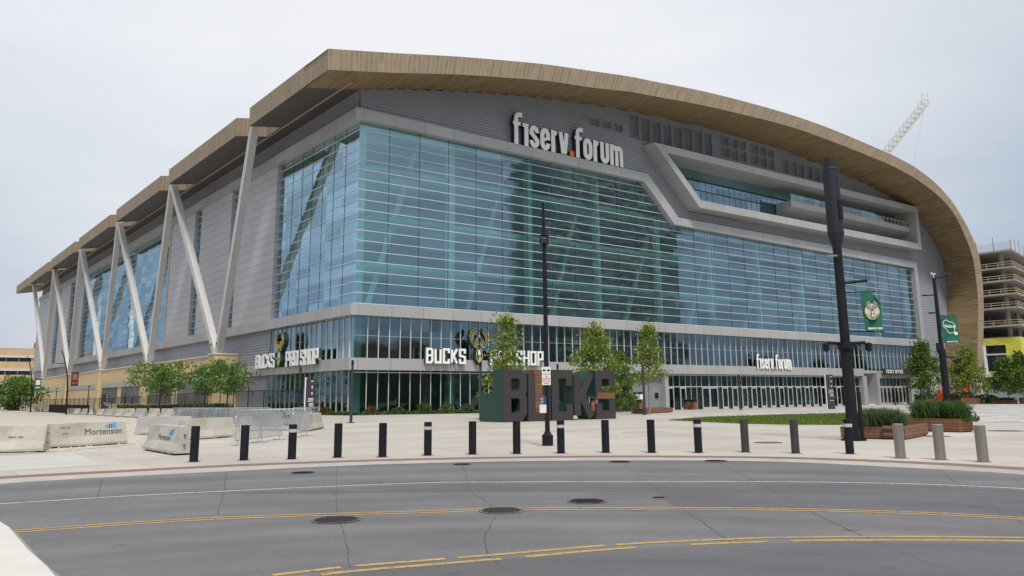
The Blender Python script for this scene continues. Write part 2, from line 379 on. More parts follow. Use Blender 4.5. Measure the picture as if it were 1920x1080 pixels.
# --- coping frame and the two bands
def cop(pts, off=P85): return [SF(u, z, off) for u, z in pts]
outer = cop([(-.4, 32.5), (44.9, 32.2), (50.9, 26.68), (119.7, 26.4), (119.6, 11.3)])
inner = cop([(-.4, 31.25), (44.1, 31.0), (50.0, 25.55), (118.5, 25.1), (118.5, 11.3)])
outer[0] = (-P85, outer[0][1]); inner[0] = (-P85, inner[0][1])
mb = MB()
for i in range(4):
    mb.prism([outer[i], outer[i + 1], inner[i + 1], inner[i]], fF, -P85, .35)
mb.build('coping', M['alu'], AR)
zb1, zb1t = SF(0, 10.07, P85)[1], SF(0, 11.25, P85)[1]
zb2, zb2t = SF(0, 4.45, P85)[1], SF(0, 5.68, P85)[1]
MB().box(-P85, SF(119.6, 0, P85)[0], -P85, .3, zb1, zb1t).build('band', M['alu'], AR)
MB().box(-P85, SF(96.9, 0, P85)[0], -P85, .3, zb2, zb2t).build('band', M['alu'], AR)
zc0, zc1 = outer[0][1], inner[0][1]
b = MB(); b.box(-P85, .35, .3, LEN, zc1, zc0); b.build('coping', M['alu_side'], AR)
b = MB(); b.box(-P85, .3, .3, LEN, zb1, zb1t); b.build('band', M['alu_side'], AR)
b = MB(); b.box(-P85, .3, .3, 33.2, zb2, zb2t); b.build('band', M['alu_side'], AR)
# --- louvre cladding: real sloping slats clipped to the wall's outline
Ipts = [(-.1, 34.6), (5.5, 35.9), (12.8, 37.3), (22.5, 38.9), (29.7, 39.8), (38, 40.6), (46.4, 41.2), (56.1, 41.55), (66.9, 41.75), (79.8, 41.5), (93.7, 40.5), (103, 39.6), (110, 38.6), (115.4, 37.5), (119.5, 36.1), (122.7, 34.6), (126.3, 32.3), (129.0, 29.7), (130.2, 27.3), (130.7, 24.2), (130.5, 21.2), (129.8, 18.), (128.6, 14.5), (127.4, 10.3), (126.2, 6.2), (125.6, 4.5)]
wall_out = [(0, 31.9), (44.4, 31.9), (50.2, 26.3), (119.0, 26.3), (119.0, -.6), (126.5, -.6)] + Ipts[::-1]
BOX_OUT = [(43.75, 36.0), (117.1, 36.5), (117.1, 28.15), (52.75, 27.9)]
BOX_IN = [(46.3, 34.95), (115.8, 35.4), (115.8, 29.3), (53.1, 29.0)]
def spans(poly, z):
    xs = []
    for i in range(len(poly)):
        (x0, z0), (x1, z1) = poly[i], poly[(i + 1) % len(poly)]
        if (z0 <= z) != (z1 <= z): xs.append(x0 + (z - z0) / (z1 - z0) * (x1 - x0))
    xs.sort(); return list(zip(xs[::2], xs[1::2]))
def slats(mb, poly, f, d, z0, z1, st=.33, holes=(), proud=.08, push=0):
    z = z0
    while z < z1:
        for a, c in spans(poly, z + st / 2):
            segs = [(a, c)]
            for h in holes:
                for ha, hc in spans(h, z + st / 2):
                    ns_ = []
                    for s0, s1 in segs:
                        if ha > s0: ns_.append((s0, min(s1, ha)))
                        if hc < s1: ns_.append((max(s0, hc), s1))
                    segs = [q for q in ns_ if q[1] - q[0] > .05]
            for s0, s1 in segs:
                mb.add([f(s0, z, d - proud), f(s1, z, d - proud), f(s1, z + st * .93, d), f(s0, z + st * .93, d), f(s0, z, d + .02), f(s1, z, d + .02)], [(0, 1, 2, 3), (0, 4, 5, 1)])
        z += st
vents = []
for u in (33.8, 36.0, 38.2): vents.append((u, u + 1.9, 37.3, 38.5))
for i in range(8): vents.append((41.4 + i * 2.28, 41.4 + i * 2.28 + 1.95, 37.1, 40.3 if i < 5 else 40.6))
for g0 in (61.6, 69.0):
    for i in range(3):
        for za, zb in ((39.6, 41.0), (37.6, 39.2)): vents.append((g0 + i * 2.15, g0 + i * 2.15 + 1.85, za, zb))
for i in range(6): vents.append((77.3 + i * 2.25, 77.3 + i * 2.25 + 1.9, 37.7, 39.9))
vholes = [[(a, c), (b_, c), (b_, e), (a, e)] for a, b_, c, e in vents]
b = MB(); slats(b, wall_out, fF, -.05, -.6, 42.2, .33, [BOX_OUT] + vholes); b.build('louvre_wall', M['louv'], AR, fixn=False)
b = MB(); tri = tessellate_polygon([[Vector((x, y, 0)) for x, y in wall_out], [Vector((x, y, 0)) for x, y in BOX_IN]])
al = wall_out + BOX_IN; b.add([fF(x, y, .12) for x, y in al], [tuple(t) for t in tri]); b.build('louvre_backing', M['louv_back'], AR, fixn=False)
for a, b_, c, e in vents:
    q = MB(); z = c + .05
    while z < e - .1:
        q.add([(a + .08, -.16, z), (b_ - .08, -.16, z), (b_ - .08, .0, z + .19), (a + .08, .0, z + .19)], [(0, 1, 2, 3)]); z += .3
    for x in (a, b_ - .08): q.box(x, x + .08, -.2, .05, c, e)
    q.build('vent_grille', M['louv'], AR, fixn=False)
# side: dark louvres under the eaves, above and beside the podium
b = MB(); slats(b, [(.1, 31.9), (LEN, 31.9), (LEN, 34.75), (.1, 34.75)], fL, -.05, 31.9, 34.75, .33)
slats(b, [(22.3, 5.3), (LEN, 5.3), (LEN, 10.3), (22.3, 10.3)], fL, -.05, 5.3, 10.3, .33)
slats(b, [(22.9, -.6), (38, -.6), (38, 4.7), (22.9, 4.7)], fL, -.05, -.6, 4.7, .33)
b.build('louvre_wall', M['louv'], AR, fixn=False)
b = MB().quad((.12, .1, 31.5), (.12, LEN, 31.5), (.12, LEN, 34.9), (.12, .1, 34.9)); b.quad((.12, 22.3, -.6), (.12, LEN, -.6), (.12, LEN, 10.4), (.12, 22.3, 10.4))
b.build('louvre_backing', M['louv_back'], AR, fixn=False)
# --- side panels, slots and the second glass bay
PU = -.5
slots = [(35.6, 38.3, 11.3), (52.0, 55.3, 11.2), (151.5, 157.5, 13), (171, 177, 13)]
big = (68.2, 140.5)
edges = [(21.6, 35.6), (38.3, 52.0), (55.3, 68.2), (140.5, 151.5), (157.5, 171), (177, LEN)]
for a, c in edges:
    MB().box(PU, .3, a, c, zb1t - .02, zc1 + .02).build('wall_panel', M['panel'], AR)
for a, c in [(s[0], s[1]) for s in slots] + [big]:
    quadw([(a, 10.9), (c, 10.9), (c, 31.6), (a, 31.6)], fL, 0., 'curtain_wall', M['curtain'])
    q = MB()
    for z in zrow:
        if z < 31.4: q.box(-.07, .02, a, c, z - .032, z + .032)
    q.build('mullion', M['mull'], AR)
for d0, d1 in ((68.2, 68.9), (139.8, 140.5)): MB().box(PU - .1, .02, d0, d1, 10.9, 31.6).build('reveal', M['alu_side'], AR)
# --- storefront glazing
quadw([(0, 5.4), (118.9, 5.4), (118.9, 10.3), (0, 10.3)], fF, 0, 'shop_window', M['shop'])
quadw([(0, 5.4), (22.0, 5.4), (22.0, 10.3), (0, 10.3)], fL, 0, 'shop_window', M['shop'])
quadw([(0, -.2), (39.5, -.2), (39.5, 4.6), (0, 4.6)], fF, 0, 'shop_window', M['shop_low'])
quadw([(0, -.2), (22.6, -.2), (22.6, 4.6), (0, 4.6)], fL, 0, 'shop_window', M['shop_low'])
q = MB(); 
for i in range(0, 92):
    u = 1.5 + 1.29 * i
    if u < 118.6: q.box(u - .03, u + .03, -.11, .0, 5.5, 10.15)
q.box(0, 118.9, -.03, 0, 7.96, 7.985); q.build('mullion', M['mull'], AR)
q = MB()
for i in range(0, 16):
    v = .9 + 1.4 * i; q.box(-.11, 0, v - .03, v + .03, 5.5, 10.15)
q.box(-.03, 0, 0, 22., 7.96, 7.985); q.build('mullion', M['mull'], AR)
q = MB()
for i in range(0, 30): u = 1.5 + 1.29 * i; q.box(u - .028, u + .028, -.09, .0, -.1, 4.5)
q.box(-.1, 39.5, -.15, 0, -.2, .12); q.box(-.02, 39.5, -.1, .0, 4.15, 4.25); q.build('mullion', M['mull'], AR)
q = MB()
for i in range(0, 17): v = .9 + 1.36 * i; q.box(-.09, 0, v - .028, v + .028, -.1, 4.5)
q.box(-.15, 0, -.1, 22.7, -.2, .12); q.build('mullion', M['mull'], AR)
# --- entrance: grey wall, pilasters, doors with glazed transom
MB().box(39.5, 45.6, -.1, .3, -.6, 4.6).build('grey_wall', M['greywall'], AR)
MB().box(45.6, 46.3, -P85 + .02, .3, -.6, 4.4).build('pilaster', M['alu'], AR)
MB().box(95.0, 96.2, -P85 + .02, .3, -.6, 4.4).build('pilaster', M['alu'], AR)
quadw([(46.3, -.5), (95.0, -.5), (95.0, 4.6), (46.3, 4.6)], fF, .05, 'entrance_glazing', M['shop_low'])
q = MB(); q.box(46.3, 95, -.1, .04, 2.62, 2.74); q.box(46.3, 95, -.1, .04, 4.2, 4.3); q.build('transom_bar', M['doorframe'], AR)
def door(u0, u1, v=-.06, z0=-.43, z1=2.6, par=AR):
    d = MB(); t = .14
    d.box(u0, u0 + t, v - .06, v + .06, z0, z1); d.box(u1 - t, u1, v - .06, v + .06, z0, z1)
    d.box(u0 + t, u1 - t, v - .058, v + .058, z1 - .16, z1); d.box(u0 + t, u1 - t, v - .058, v + .058, z0, z0 + .3)
    o = d.build('door', M['doorframe'], par)
    MB().box(u1 - .3, u1 - .26, v - .14, v - .1, .55, 1.7).build('door_handle', M['dark'], o)
    quadw([(u0 + t, z0 + .3), (u1 - t, z0 + .3), (u1 - t, z1 - .16), (u0 + t, z1 - .16)], fF, v + .01, 'door_glass', M['shop_low'], o)
ds = [(47.0, 48.1), (49.4, 50.6), (54.0, 55.6), (55.65, 57.4)] + [(58.4 + i * 2.27, 58.4 + i * 2.27 + 1.28) for i in range(16)]
ds = [(a, c) for a, c in ds if c < 94.6]
q = MB()
for a, c in ds:
    door(a, c)
    for x in (a, c): q.box(x - .03, x + .03, -.07, .02, 2.74, 4.2)
q.box(46.3, 95, -.07, .02, 4.3, 4.38)
for x in (51.7, 52.9): q.box(x - .03, x + .03, -.07, .02, -.4, 4.2)
q.build('mullion', M['doorframe'], AR)
# --- recess and ticket office front
MB().box(96.2, 100.3, 2.2, 2.4, -.6, 5.4).box(96.0, 96.2, .3, 2.2, -.6, 4.6).build('grey_wall', M['greywall'], AR)
MB().box(100.3, 101.0, -.5, 2.4, -.6, 4.9).box(101.0, 111.6, -.5, 0.3, 4.1, 4.9).box(111.6, 117.6, -.5, .3, -.6, 4.9).build('ticket_front', M['alu'], AR)
quadw([(101.0, -.5), (111.6, -.5), (111.6, 4.1), (101.0, 4.1)], fF, .1, 'ticket_glazing', M['shop_low'])
for i in range(7): door(101.3 + i * 1.32, 101.3 + i * 1.32 + 1.2, .0)
q = MB(); q.box(101, 111.6, -.02, .09, 2.62, 2.74)
for i in range(9): q.box(101.3 + i * 1.25, 101.38 + i * 1.25, -.02, .09, 2.74, 4.1)
q.build('transom_bar', M['doorframe'], AR)
MB().box(96.2, 119.2, -.1, .3, 4.95, 5.42).build('band', M['alu'], AR)
MB().box(119.4, 122, -.4, .3, -.6, 4.6).build('pilaster', M['alu'], AR)
# --- podium on the long side
pv = [33.4 + 34.4 * i for i in range(5)]
b = MB(); b.box(-2.9, .1, 35.5, LEN - 1, -.8, 7.25)
for i, v in enumerate(pv): b.box(-3.3, .1 if i == 0 else -2.8, v, v + 2.4, -.8, 7.4)
b.build('podium', M['stone'], AR)
b = MB().box(-3.02, .0, 35.5, LEN - 1, 7.25, 7.42)
for v in pv: b.box(-3.42, .02, v - .1, v + 2.5, 7.4, 7.6)
b.build('podium_cap', M['cap'], AR)
for i in range(4):
    a, c = pv[i] + 4.0, pv[i + 1] - 2.0
    if i == 3: a, c = a + 3, c - 3
    MB().box(-3.0, -2.85, a, c, 3.9, 4.75).build('canopy_band', M['alu_side'], AR)
    if i < 2:
        for s0, s1 in ((a, (a + c) / 2 - 1.5), ((a + c) / 2 + 1.5, c)):
            o = quadw([(s0, 1.0), (s1, 1.0), (s1, 3.9), (s0, 3.9)], fL, -2.93, 'podium_window', M['wind0'])
            q = MB(); n_ = int((s1 - s0) / .8)
            for k in range(n_ + 1): vv = s0 + (s1 - s0) * k / n_; q.box(-2.965, -2.935, vv - .03, vv + .03, 1.0, 3.9)
            q.build('window_bar', M['alu_side'], o)
# side service door in the dark louvres
MB().box(-.25, .0, 27.5, 28.7, -.5, 2.6).build('service_door', M['greywall'], AR)
# --- struts
tops = [17.2, 51.4, 85.7, 119.7, 152.8, 185.5]
def strut(vt, vb):
    p0 = Vector((-2.45, vb, 7.5)); p1 = Vector((-5.35, vt, 34.1)); d = (p1 - p0).normalized()
    b = MB(); b.beam(p0 - d * .2, p1, .85, .95, side=(1, 0, 0)); o = b.build('strut', M['strut'], AR)
    q = MB(); e = p0 + d * 1.6; q.tube(e + Vector((-.5, 0, 0)), e + Vector((.5, 0, 0)), .14, n=10); q.build('pin', M['dark'], o)
strut(tops[0], pv[0] + 1.0)
for i in range(1, 6):
    if i <= 5:
        strut(tops[i], pv[i - 1] + 1.9 - .3)
        if i < 5: strut(tops[i], pv[i] + .9)
# --- roof: front edge, arch soffit and the barrel behind
Tp = [(-6.5, 35.7), (.9, 37.1), (8.8, 38.6), (16.1, 39.8), (21.4, 40.6), (28.3, 41.4), (34.7, 42.1), (38.8, 42.4), (47.4, 43.0), (56.9, 43.4), (68.7, 43.6), (80.5, 43.3), (93.7, 42.4), (99.4, 41.9), (106.5, 41.0), (113.9, 39.3), (120.2, 37.1), (125.5, 34.4), (128.4, 32.0), (131.1, 28.4), (131.9, 25.0), (131.7, 21.3), (130.9, 17.3), (129.7, 13.1), (128.3, 9.0), (127.0, 4.6)]
Op = [(-6.4, 33.5), (.9, 34.9), (8.8, 36.5), (16.1, 37.7), (21.3, 38.5), (28.3, 39.2), (34.6, 40.0), (38.7, 40.3), (47.3, 40.9), (56.7, 41.3), (68.5, 41.6), (80.2, 41.2), (93.3, 40.4), (98.5, 39.9), (106.0, 38.9), (114.1, 37.1), (120.2, 34.9), (124.3, 32.4), (126.7, 29.9), (128.4, 27.0), (129.1, 23.1), (129.0, 19.6), (128.2, 16.1), (127.2, 12.6), (126., 8.7), (125.0, 4.6)]
Ofs = [5.5, 5.6, 5.9, 6.2, 6.4, 6.6, 6.9, 7.0, 7.4, 7.7, 8.0, 8.2, 8.4, 8.5, 8.4, 8.1, 7.6, 7.0, 6.8, 6.7, 6.5, 6.5, 6.5, 6.5, 6.5, 6.5]
def catmull(pts, k=4):
    out = []
    for i in range(len(pts) - 1):
        p0, p1, p2, p3 = [Vector(pts[max(0, min(len(pts) - 1, j))]) for j in (i - 1, i, i + 1, i + 2)]
        for j in range(k):
            t = j / k; out.append(.5 * ((2 * p1) + (p2 - p0) * t + (2 * p0 - 5 * p1 + 4 * p2 - p3) * t * t + (3 * p1 - p0 - 3 * p2 + p3) * t ** 3))
    out.append(Vector(pts[-1])); return out
def resample(pts, n):
    d = [0]
    for i in range(1, len(pts)): d.append(d[-1] + (pts[i] - pts[i - 1]).length)
    out = []; j = 0
    for i in range(n):
        s = d[-1] * i / (n - 1)
        while j < len(pts) - 2 and d[j + 1] < s: j += 1
        t = (s - d[j]) / (d[j + 1] - d[j]); out.append(pts[j].lerp(pts[j + 1], min(1, t)))
    return out, d[-1]
n_ = 110
Oc, Ol = resample(catmull([(a, b_, o) for (a, b_), o in zip(Op, Ofs)]), n_)
Tc, Tl = resample(catmull([(a, b_, o) for (a, b_), o in zip(Tp, Ofs)]), n_)
Ic, Il = resample(catmull([(-6.4, 33.35, 0)] + [(a, b_, 0) for a, b_ in Ipts]), n_)
fa, so, top = MB(), MB(), MB()
s_ = 0
for i in range(n_ - 1):
    O0, O1, T0, T1, I0, I1 = Oc[i], Oc[i + 1], Tc[i], Tc[i + 1], Ic[i], Ic[i + 1]
    L_ = (O1 - O0).length; e = s_ + L_
    o0, o1, t0, t1 = [(q.x, -q.z, q.y) for q in (O0, O1, T0, T1)]
    i0, i1 = (I0.x, .1, I0.y), (I1.x, .1, I1.y)
    fa.quad(o0, o1, t1, t0, [(s_, 0), (e, 0), (e, 2.2), (s_, 2.2)])
    so.quad(i0, i1, o1, o0, [(s_, 8), (e, 8), (e, 0), (s_, 0)])
    vb = LEN + 2; z0_ = T0.x > -2.5
    if z0_: top.quad(t0, t1, (T1.x, vb, T1.y), (T0.x, vb, T0.y))
    else: top.quad(t0, t1, (T1.x, .1, T1.y), (T0.x, .1, T0.y))
    s_ = e
fa.build('fascia', M['fascia'], AR); so.build('arch_soffit', M['soffit'], AR); top.build('roof', M['roofing'], AR, fixn=False)
# end of the arch foot
O1, T1, I1 = Oc[-1], Tc[-1], Ic[-1]
MB().box(125.0, 127.2, -6.2, .0, -.6, 4.62).build('arch_foot', M['alu'], AR)
def zsof(u): return 33.5 + .17 * (u + 6.4)
def eave(u0, u1, v0, v1, name, th=2.35):
    """a box of canopy with boarded edges"""
    zz0, zz1 = zsof(u0), zsof(u1)
    b = MB()
    A = [(u0, v0, zz0), (u1, v0, zz1), (u1, v1, zz1), (u0, v1, zz0)]; B = [(x, y, z + th) for x, y, z in A]
    b.quad(A[0], A[3], B[3], B[0], [(v0, 0), (v1, 0), (v1, th), (v0, th)])
    b.quad(A[1], A[0], B[0], B[1], [(u1, 0), (u0, 0), (u0, th), (u1, th)])
    b.quad(A[3], A[2], B[2], B[3], [(u0, 0), (u1, 0), (u1, th), (u0, th)])
    b.quad(B[0], B[3], B[2], B[1], [(0, 0), (1, 0), (1, 1), (0, 1)])
    o = b.build(name, M['fascia'], AR)
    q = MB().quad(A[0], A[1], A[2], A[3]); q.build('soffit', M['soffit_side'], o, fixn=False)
    return o
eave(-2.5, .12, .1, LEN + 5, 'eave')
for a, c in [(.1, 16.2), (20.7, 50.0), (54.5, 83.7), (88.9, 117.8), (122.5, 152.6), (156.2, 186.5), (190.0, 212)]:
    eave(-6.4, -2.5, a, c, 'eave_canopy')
MB().quad((-6.4, .1, 33.5), (-6.4, -5.5, 33.5), (-6.4, -5.5, 35.72), (-6.4, .1, 35.85), [(0, 0), (-5.6, 0), (-5.6, 2.2), (0, 2.2)]).build('fascia', M['fascia'], AR)
MB().quad((-6.4, .12, 33.5), (-6.4, .12, 35.85), (-2.5, .12, 36.3), (-2.5, .12, 34.1)).build('roof_filler', M['roofing'], AR)
MB().box(-2.35, -2.2, -2.5, LEN, zsof(-2.3) - .12, zsof(-2.3) + .02).build('gutter', M['gutter'], AR)
# --- projecting terrace frame
BO = 2.5
b = MB()
bo, bi = BOX_OUT, BOX_IN
for i in range(4):
    j = (i + 1) % 4
    b.add([fF(*bo[i], -BO), fF(*bo[j], -BO), fF(*bi[j], -BO), fF(*bi[i], -BO)], [(0, 1, 2, 3)])
    b.add([fF(*bo[i], -BO), fF(*bo[j], -BO), fF(*bo[j], .1), fF(*bo[i], .1)], [(0, 1, 2, 3)])
    b.add([fF(*bi[i], -BO), fF(*bi[j], -BO), fF(*bi[j], 1.9), fF(*bi[i], 1.9)], [(0, 1, 2, 3)])
b.build('terrace_frame', M['alu'], AR, fixn=False)
o = quadw([(46, 28.9), (116, 28.9), (116, 35.5), (46, 35.5)], fF, 1.75, 'terrace_glazing', M['curtain'])
q = MB()
for i in range(50): u = 47 + 1.4 * i; q.box(u - .012, u + .012, 1.72, 1.74, 28.9, 33.5)
q.box(46, 116, 1.6, 1.74, 33.45, 33.62); q.box(46, 116, 1.62, 1.74, 32.0, 32.06); q.build('window_bar', M['darkgrey'], o)

bal = MB(); prof = [(-1.3, 32.55), (-1.3, 31.6), (1.6, 30.5), (1.6, 32.55)]
n0 = [(77.2, d, z) for d, z in prof]; n1 = [(115.75, d, z) for d, z in prof]
bal.add(n0 + n1, [(0, 1, 2, 3), (7, 6, 5, 4), (0, 4, 5, 1), (1, 5, 6, 2), (2, 6, 7, 3), (3, 7, 4, 0)])
bo_ = bal.build('balcony', M['alu'], AR)
M['rail_glass'] = glass('rail_glass', (.6, .8, .85), .25, (.75, .88, .88), 1.5, 2)
quadw([(77.3, 32.56), (115.7, 32.56), (115.7, 33.75), (77.3, 33.75)], fF, -1.25, 'rail_glass', M['rail_glass'], bo_)
q = MB()
for i in range(30): u = 77.4 + 1.32 * i; q.box(u - .02, u + .02, -1.3, -1.2, 32.56, 33.4)
q.box(77.3, 115.7, -1.3, -1.2, 33.38, 33.43); q.build('rail', M['mull'], bo_)
# --- inside: floors, columns and back wall seen through the glass
b = MB(); b.quad((.1, 20, -.5), (127, 20, -.5), (127, 20, 41), (.1, 20, 41)); b.build('inner_wall', M['inter'], AR, fixn=False)
b = MB().quad((14, 20, -.5), (14, LEN, -.5), (14, LEN, 38), (14, 20, 38)); b.build('inner_wall', M['inter'], AR, fixn=False)
b = MB()
for z, d in ((4.9, .35), (10.3, .35), (15.9, 3.4), (21.3, 3.4), (26.7, 2.6)):
    b.box(d, 118.5, d, 19.9, z, z + .45); b.box(d, 13.9, 19.95, LEN - 1, z, z + .45)
b.box(.3, 118.5, .3, 19.9, -.55, -.35); b.box(.4, 44, .4, 19.9, 31.7, 32.1); b.box(46, 118, 2.2, 19.9, 28.2, 28.7); b.box(46, 118, 2.2, 19.9, 35.5, 35.9)
b.build('floor_slab', M['slabm'], AR)
for i in range(11):
    u = .9 + 11.6 * i; q = MB(); q.box(u - .4, u + .4, .9, 1.6, -.3, 31.7 if u < 44 else 25.8); q.build('column', M['white_col'], AR)
for i in range(8):
    v = 11.6 + 11.6 * i * 1.5; q = MB(); q.box(1.2, 1.9, v - .35, v + .35, -.3, 31.7); q.build('column', M['white_col'], AR)
q = MB()
for k in range(9): q.beam((4 + 13.5 * k, 5.5, 10.9), (10.5 + 13.5 * k, 5.5, 26.5 if k > 2 else 31.5), .5, .5)
q.build('brace', M['white_col'], AR)
MB().box(.2, 126, LEN - .3, LEN, -.6, 36).box(126, 126.3, .3, LEN, -.6, 33).build('rear_wall', M['panel'], AR)
# ------------------------------------------------------------------ ground
M['earth'] = pm('far_ground', (.14, .14, .135), .9, 0, .1, .05)
M['asphalt'] = pm('asphalt', (.132, .131, .134), .85, 0, .12, .6, .003, 70, stretch=(.35, 1.3, 1), detail=8)
M['concrete'] = pm('plaza_concrete', (.43, .395, .345), .8, 0, .10, .22, .001, 40, detail=7)
joints(M['concrete'], 3.0, 3.0, .02, (.30, .27, .235), rot=(0, 0, -TH), strength=.8)
M['curb'] = pm('curb_concrete', (.36, .335, .30), .8, 0, .1, 1.2, .001, 30)
M['brick'] = pm('paver_edging', (.20, .12, .105), .85, 0, .12, 6)
M['gravel'] = pm('gravel', (.46, .405, .345), .95, 0, .22, 4.0, .015, 22, detail=9)
M['paver'] = pm('plaza_pavers', (.42, .40, .38), .85, 0, .05, 2)
n, l = nodes(M['paver']); vo = n.new('ShaderNodeTexVoronoi'); vo.inputs['Scale'].default_value = 1.0; vo.distance = 'MANHATTAN'
tcx = n.new('ShaderNodeTexCoord'); l.new(tcx.outputs['Object'], vo.inputs['Vector']); crr = n.new('ShaderNodeValToRGB'); crr.color_ramp.interpolation = 'CONSTANT'
crr.color_ramp.elements[0].color = (.30, .29, .29, 1); crr.color_ramp.elements[1].color = (.50, .47, .43, 1); crr.color_ramp.elements[1].position = .66
e_ = crr.color_ramp.elements.new(.33); e_.color = (.40, .38, .36, 1)
sx_ = n.new('ShaderNodeSeparateColor'); l.new(vo.outputs['Color'], sx_.inputs[0]); l.new(sx_.outputs[0], crr.inputs[0]); l.new(crr.outputs[0], n['Principled BSDF'].inputs['Base Color'])
M['lawn'] = pm('lawn_soil', (.13, .19, .045), .95, 0, .25, 1.2, .01, 30)
M['pavewhite'] = pm('near_pavement', (.56, .54, .50), .8, 0, .07, 1.5, .001, 40)
def weather(m, lanes=True):
    n, l = nodes(m); b = n['Principled BSDF']; src = b.inputs['Base Color'].links[0].from_socket
    tc = n.new('ShaderNodeTexCoord'); su = n.new('ShaderNodeVectorMath'); su.operation = 'SUBTRACT'; su.inputs[1].default_value = (.1, 2.5, 0); l.new(tc.outputs['Object'], su.inputs[0])
    ln = n.new('ShaderNodeVectorMath'); ln.operation = 'LENGTH'; l.new(su.outputs[0], ln.inputs[0])
    def mr(sock, a, b_, c, d):
        q = n.new('ShaderNodeMapRange'); q.inputs[1].default_value = a; q.inputs[2].default_value = b_; q.inputs[3].default_value = c; q.inputs[4].default_value = d; l.new(sock, q.inputs[0]); return q.outputs[0]
    fs = []
    if lanes:
        n1 = n.new('ShaderNodeTexNoise'); n1.noise_dimensions = '1D'; n1.inputs['Scale'].default_value = .8; n1.inputs['Detail'].default_value = 4; l.new(ln.outputs['Value'], n1.inputs['W']); fs.append(mr(n1.outputs['Fac'], .3, .7, .87, 1.10))
    n2 = n.new('ShaderNodeTexNoise'); n2.inputs['Scale'].default_value = .5 if lanes else .18; n2.inputs['Detail'].default_value = 7; n2.inputs['Roughness'].default_value = .65; l.new(tc.outputs['Object'], n2.inputs['Vector']); fs.append(mr(n2.outputs['Fac'], .3, .7, .86, 1.12))
    n3 = n.new('ShaderNodeTexNoise'); n3.inputs['Scale'].default_value = 38 if lanes else 9; n3.inputs['Detail'].default_value = 6; n3.inputs['Roughness'].default_value = .8; l.new(tc.outputs['Object'], n3.inputs['Vector']); fs.append(mr(n3.outputs['Fac'], .32, .68, .74 if lanes else .92, 1.28 if lanes else 1.06))
    n4 = n.new('ShaderNodeTexVoronoi'); n4.inputs['Scale'].default_value = .7 if lanes else .45; l.new(tc.outputs['Object'], n4.inputs['Vector']); fs.append(mr(n4.outputs['Distance'], .02, .10, .62 if lanes else .86, 1.0))
    for f in fs:
        sc = n.new('ShaderNodeVectorMath'); sc.operation = 'SCALE'; l.new(src, sc.inputs[0]); l.new(f, sc.inputs['Scale']); src = sc.outputs[0]
    l.new(src, b.inputs['Base Color'])
weather(M['asphalt']); weather(M['concrete'], False); weather(M['curb'], False)
tag(MB().quad((-3000, -3000, -.62), (3000, -3000, -.62), (3000, 3000, -.62), (-3000, 3000, -.62)).build('ground', M['earth']), kind='structure')
RZ = -.06
def rp(px, py): p = G(px, py, RZ); return (p.x, p.y)
brick = [(0, 897.8), (200, 887), (400, 876.5), (480, 873), (700, 865), (960, 859.5), (1200, 857.5), (1460, 860), (1660, 867), (1800, 874), (1920, 882)]
curb = [(0, 907), (200, 895), (480, 881), (700, 871), (960, 865), (1200, 863), (1460, 865.5), (1660, 875), (1800, 882), (1920, 890)]
Bp = [(-40, -3.5), (-18, 13.6)] + [tuple(G(*q, 0)[:2]) for q in brick] + [(14.2, 13.6), (21, 0), (24, -20)]
Cp = [(-39, -4.6), (-17.3, 12.5)] + [rp(*q) for q in curb] + [(13.2, 12.9), (20, 0), (23, -20)]
tag(drape('road', [(-160, -60), (160, -60), (160, 40)] + [(60, 24), (30, 26), (-30, 26), (-60, 24)] + [(-160, 40)], RZ, M['asphalt']))
def poly_smooth(pts, k=4): return [tuple(p) for p in catmull(pts, k)]
Bs, Cs = poly_smooth(Bp), poly_smooth(Cp)
Bs2, _ = resample([Vector(p) for p in Bs], 90); Cs2, _ = resample([Vector(p) for p in Cs], 90)
drape('plaza_pavement', [tuple(p) for p in Bs2] + [(120, -20), (500, 100), (600, 600), (-600, 600), (-600, 60), (-120, -3.5)], 0, M['concrete'])
strip('kerb', [(p.x, p.y, 0.0) for p in Bs2], [(p.x, p.y, RZ + .001) for p in Cs2], M['curb'])
def offs(pts, d):
    o = []
    for i, p in enumerate(pts):
        a = pts[max(0, i - 1)]; c = pts[min(len(pts) - 1, i + 1)]; t = (c - a).normalized(); o.append(p + Vector((-t.y, t.x)) * d)
    return o
strip('brick_edging', [(p.x, p.y, .004) for p in offs(Bs2, .68)], [(p.x, p.y, .004) for p in offs(Bs2, .01)], M['brick'])
# the corner of the pavement on our side of the street
npts = [rp(-40, 965), rp(0, 991), rp(15, 1001), rp(50, 1045), rp(87, 1080), rp(118, 1120), rp(150, 1180), rp(200, 1320)]
drape('near_pavement', [(-30, -2), (-14, 9.5)] + npts + [(-3.4, 0), (-8, -14), (-40, -14)], .03, M['pavewhite'])
strip('near_kerb', [(x, y, .03) for x, y in npts], [(x + .09, y + .055, RZ + .002) for x, y in npts], M['curb'])
